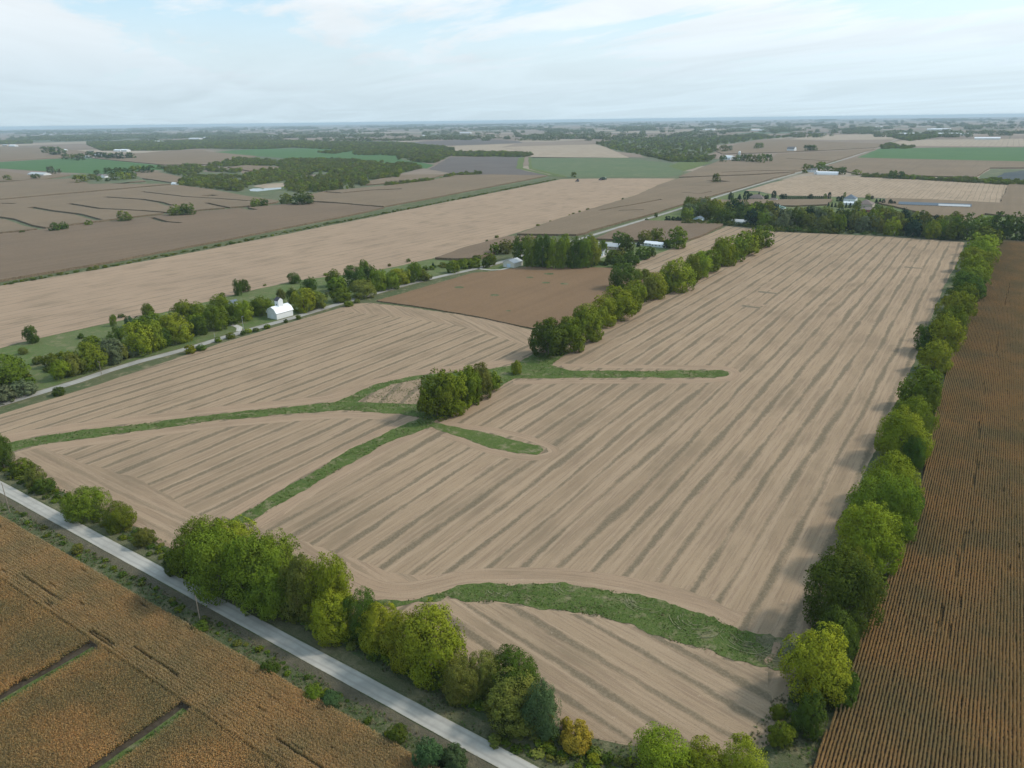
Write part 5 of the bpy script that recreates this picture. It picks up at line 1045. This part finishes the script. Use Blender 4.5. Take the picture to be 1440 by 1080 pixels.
M_car = flat('silver_blue_car_paint', (.45, .52, .58), .25, .6, .04, 1); M_trk = flat('dark_blue_truck_paint', (.10, .14, .22), .3, .6, .05, 1); M_grn = flat('dark_green_machine_paint', (.03, .07, .03), .5, .4, .2, 1); M_redp = flat('dark_red_machine_paint', (.16, .03, .025), .5, .4, .2, 1)
def wheel(o, x, y, r, w):
    t = MB().tube((x - w / 2, y, r), (x + w / 2, y, r), r, r, 16).build('wheel', M_rub, o); MB().tube((x - w / 2 - .02, y, r), (x + w / 2 + .02, y, r), r * .5, r * .5, 12).build('rim', M_metal, t)
def car(px, py, rz, mat, label, truck=False, s=1.0):
    x, y = g(px, py); o = empty('pickup_truck' if truck else 'parked_car', x, y, .15, rz, label, 'truck' if truck else 'car'); o.scale = (s, s, s)
    MB().prismx([(-2.3, .4), (2.3, .4), (2.35, .85), (1.3, 1.0), (-2.2, 1.02), (-2.35, .8)], -.9, .9).build('body', mat, o)
    c = [(-.2, 1.02), (1.2, 1.0), (.7, 1.7), (-.1, 1.72)] if truck else [(-2.0, 1.02), (1.2, 1.0), (.4, 1.6), (-1.3, 1.62)]
    MB().prismx(c, -.78, .78).build('cabin', mat, o)
    MB().prismx([(a * .92 + .02, b_ if b_ < 1.1 else b_ - .1) for a, b_ in c], -.80, .80).build('side_window', M_glass, o)
    for yy in (-1.5, 1.5):
        for xx in (-.85, .85): wheel(o, xx, yy, .36, .22)
    for xx in (-.6, .6): MB().box(xx - .18, 2.3, .62, xx + .18, 2.38, .8).build('headlight', M_wh, o)
    return o
car(251, 795, R(150), M_car, 'silvery blue car parked under the leftmost big tree by the front road')
car(829, 333, R(-5), M_trk, 'dark blue pickup truck driving on the side road', True)
def tractor(px, py, rz, mat, label, s=1.0):
    x, y = g(px, py); o = empty('tractor', x, y, .1, rz, label, 'tractor'); o.scale = (s, s, s)
    MB().prismx([(-.6, 1.0), (2.6, 1.0), (2.6, 1.9), (.6, 2.1), (-.6, 2.1)], -.5, .5).build('hood', mat, o)
    c = MB().box(-.85, -1.4, 1.4, .85, .4, 3.3).build('cab', M_glass, o); MB().box(-.95, -1.5, 3.303, .95, .5, 3.5).build('cab_roof', mat, c)
    for xx in (-1.15, 1.15): wheel(o, xx, -.8, 1.0, .55); wheel(o, xx, 2.0, .65, .4)
    MB().tube((.3, 1.6, 2.0), (.3, 1.6, 3.0), .08, .08, 6).build('exhaust', M_dk, o); return o
tractor(812, 255.6, R(70), M_redp, 'dark red tractor standing alone in the long pale field', 1.7)
tractor(844.5, 253.6, R(80), M_grn, 'dark green tractor in front of the combine in the long pale field', 1.6)
x, y = g(849, 253.2); o = empty('combine_harvester', x, y, .1, R(75), 'dark green combine harvester at the far end of the long pale field', 'combine'); o.scale = (1.8,) * 3
MB().prismx([(-3.5, 1.2), (1.5, 1.0), (1.8, 2.2), (1.2, 3.6), (-2.6, 3.8), (-3.6, 2.6)], -1.4, 1.4).build('body', M_grn, o)
MB().box(-.9, 1.7, 1.9, .9, 3.0, 3.6).build('cab', M_glass, o); MB().prismx([(3.4, .2), (4.8, .2), (4.4, 1.2), (3.4, 1.4)], -3.6, 3.6).build('header', M_grn, o)
MB().tube((1.4, -1, 3.4), (4.2, -1.4, 4.3), .2, .2, 8).build('unloading_auger', M_grn, o)
for xx in (-1.5, 1.5): wheel(o, xx, 1.6, .95, .7); wheel(o, xx, -2.4, .6, .5)

# ------------------------------------------------------------------ distant tree cover
def fartrees():
    P = []; S = []
    rs = np.random.RandomState(3)
    def ok(x, y):
        c = RM.T @ np.array([x, y, -H]); 
        if c[2] < 100: return False
        px, py = 720 + F * c[0] / c[2], 540 + F * c[1] / c[2]; return -150 < px < 1590 and py < (199 if px < 1000 else 193.5)
    # woods as elongated blobs
    for i in range(1000):
        D = 3000 * (9.0 ** rs.rand()) ; a = R(rs.uniform(-38, 38)) 
        bx, by = D * (-.5505 * math.cos(a) + .8348 * math.sin(a)), D * (.8348 * math.cos(a) + .5505 * math.sin(a))
        if not ok(bx, by): continue
        big_ = rs.rand() < .16; L = rs.uniform(150, 600) * (1 + D / 9000) if big_ else rs.uniform(40, 120); Wd = rs.uniform(30, 90) * (1 + D / 6000) if big_ else rs.uniform(25, 60)
        ang = rs.choice([0, 1.57, 1.57, rs.uniform(0, 3.1)]); k = int(min(260, max(5, L * Wd / (500 + D * .12))))
        u = rs.uniform(-.5, .5, k) * L; v_ = rs.normal(0, .3, k) * Wd
        xs_ = bx + u * math.cos(ang) - v_ * math.sin(ang); ys_ = by + u * math.sin(ang) + v_ * math.cos(ang)
        P += list(zip(xs_, ys_)); S += [rs.uniform(13, 22) * (1 + D / 14000)] * k
    # hedgerows and roadside trees on the section grid
    for i in range(-34, 12):
        for j in range(3, 34):
            x0 = -412 + i * 805; y0 = 98 + j * 805
            if rs.rand() < .5 and ok(x0, y0):
                hor = rs.rand() < .5; k = rs.randint(6, 40)
                t = np.sort(rs.rand(k)) * 805 * rs.uniform(.3, 1)
                for q in t: P.append((x0 + (q if hor else 0) + rs.normal(0, 3), y0 + (0 if hor else q) + rs.normal(0, 3))); S.append(rs.uniform(10, 17))
    P = np.array(P); S = np.array(S); keep = np.array([ok(x, y) for x, y in P]); P = P[keep]; S = S[keep]; n = len(P)
    c = protos('distant_tree', [crown_mesh('crown', LM['far'], 900 + i, 26, 5, .20, shape='round', z0=.02) for i in range(4)])
    scatter('distant_trees', np.c_[P, np.zeros(n)], rs.uniform(0, 6.28, n), np.c_[S * 1.25, S * 1.25, S * rs.uniform(.55, 1.0, n)], c, 'thousands of far trees in blue rows and patches towards the horizon', 'trees')
fartrees()
# ------------------------------------------------------------------ haze
HM = bpy.data.materials.new('haze_air'); HM.use_nodes = True; hn = HM.node_tree; hn.nodes.clear()
pv = hn.nodes.new('ShaderNodeVolumePrincipled'); pv.inputs['Color'].default_value = (.70, .88, 1.0, 1); pv.inputs['Density'].default_value = 4.7e-5; pv.inputs['Anisotropy'].default_value = 0.0
ho = hn.nodes.new('ShaderNodeOutputMaterial'); hn.links.new(pv.outputs[0], ho.inputs['Volume'])
hz = MB().box(-47000, -4000, -1.0, 32000, 47000, 136.0).build('haze', HM); tag(hz, 'pale blue air that fades the far country', 'haze', None, 'stuff')
print('objects', len(SC.objects), 'trees', NT[0])
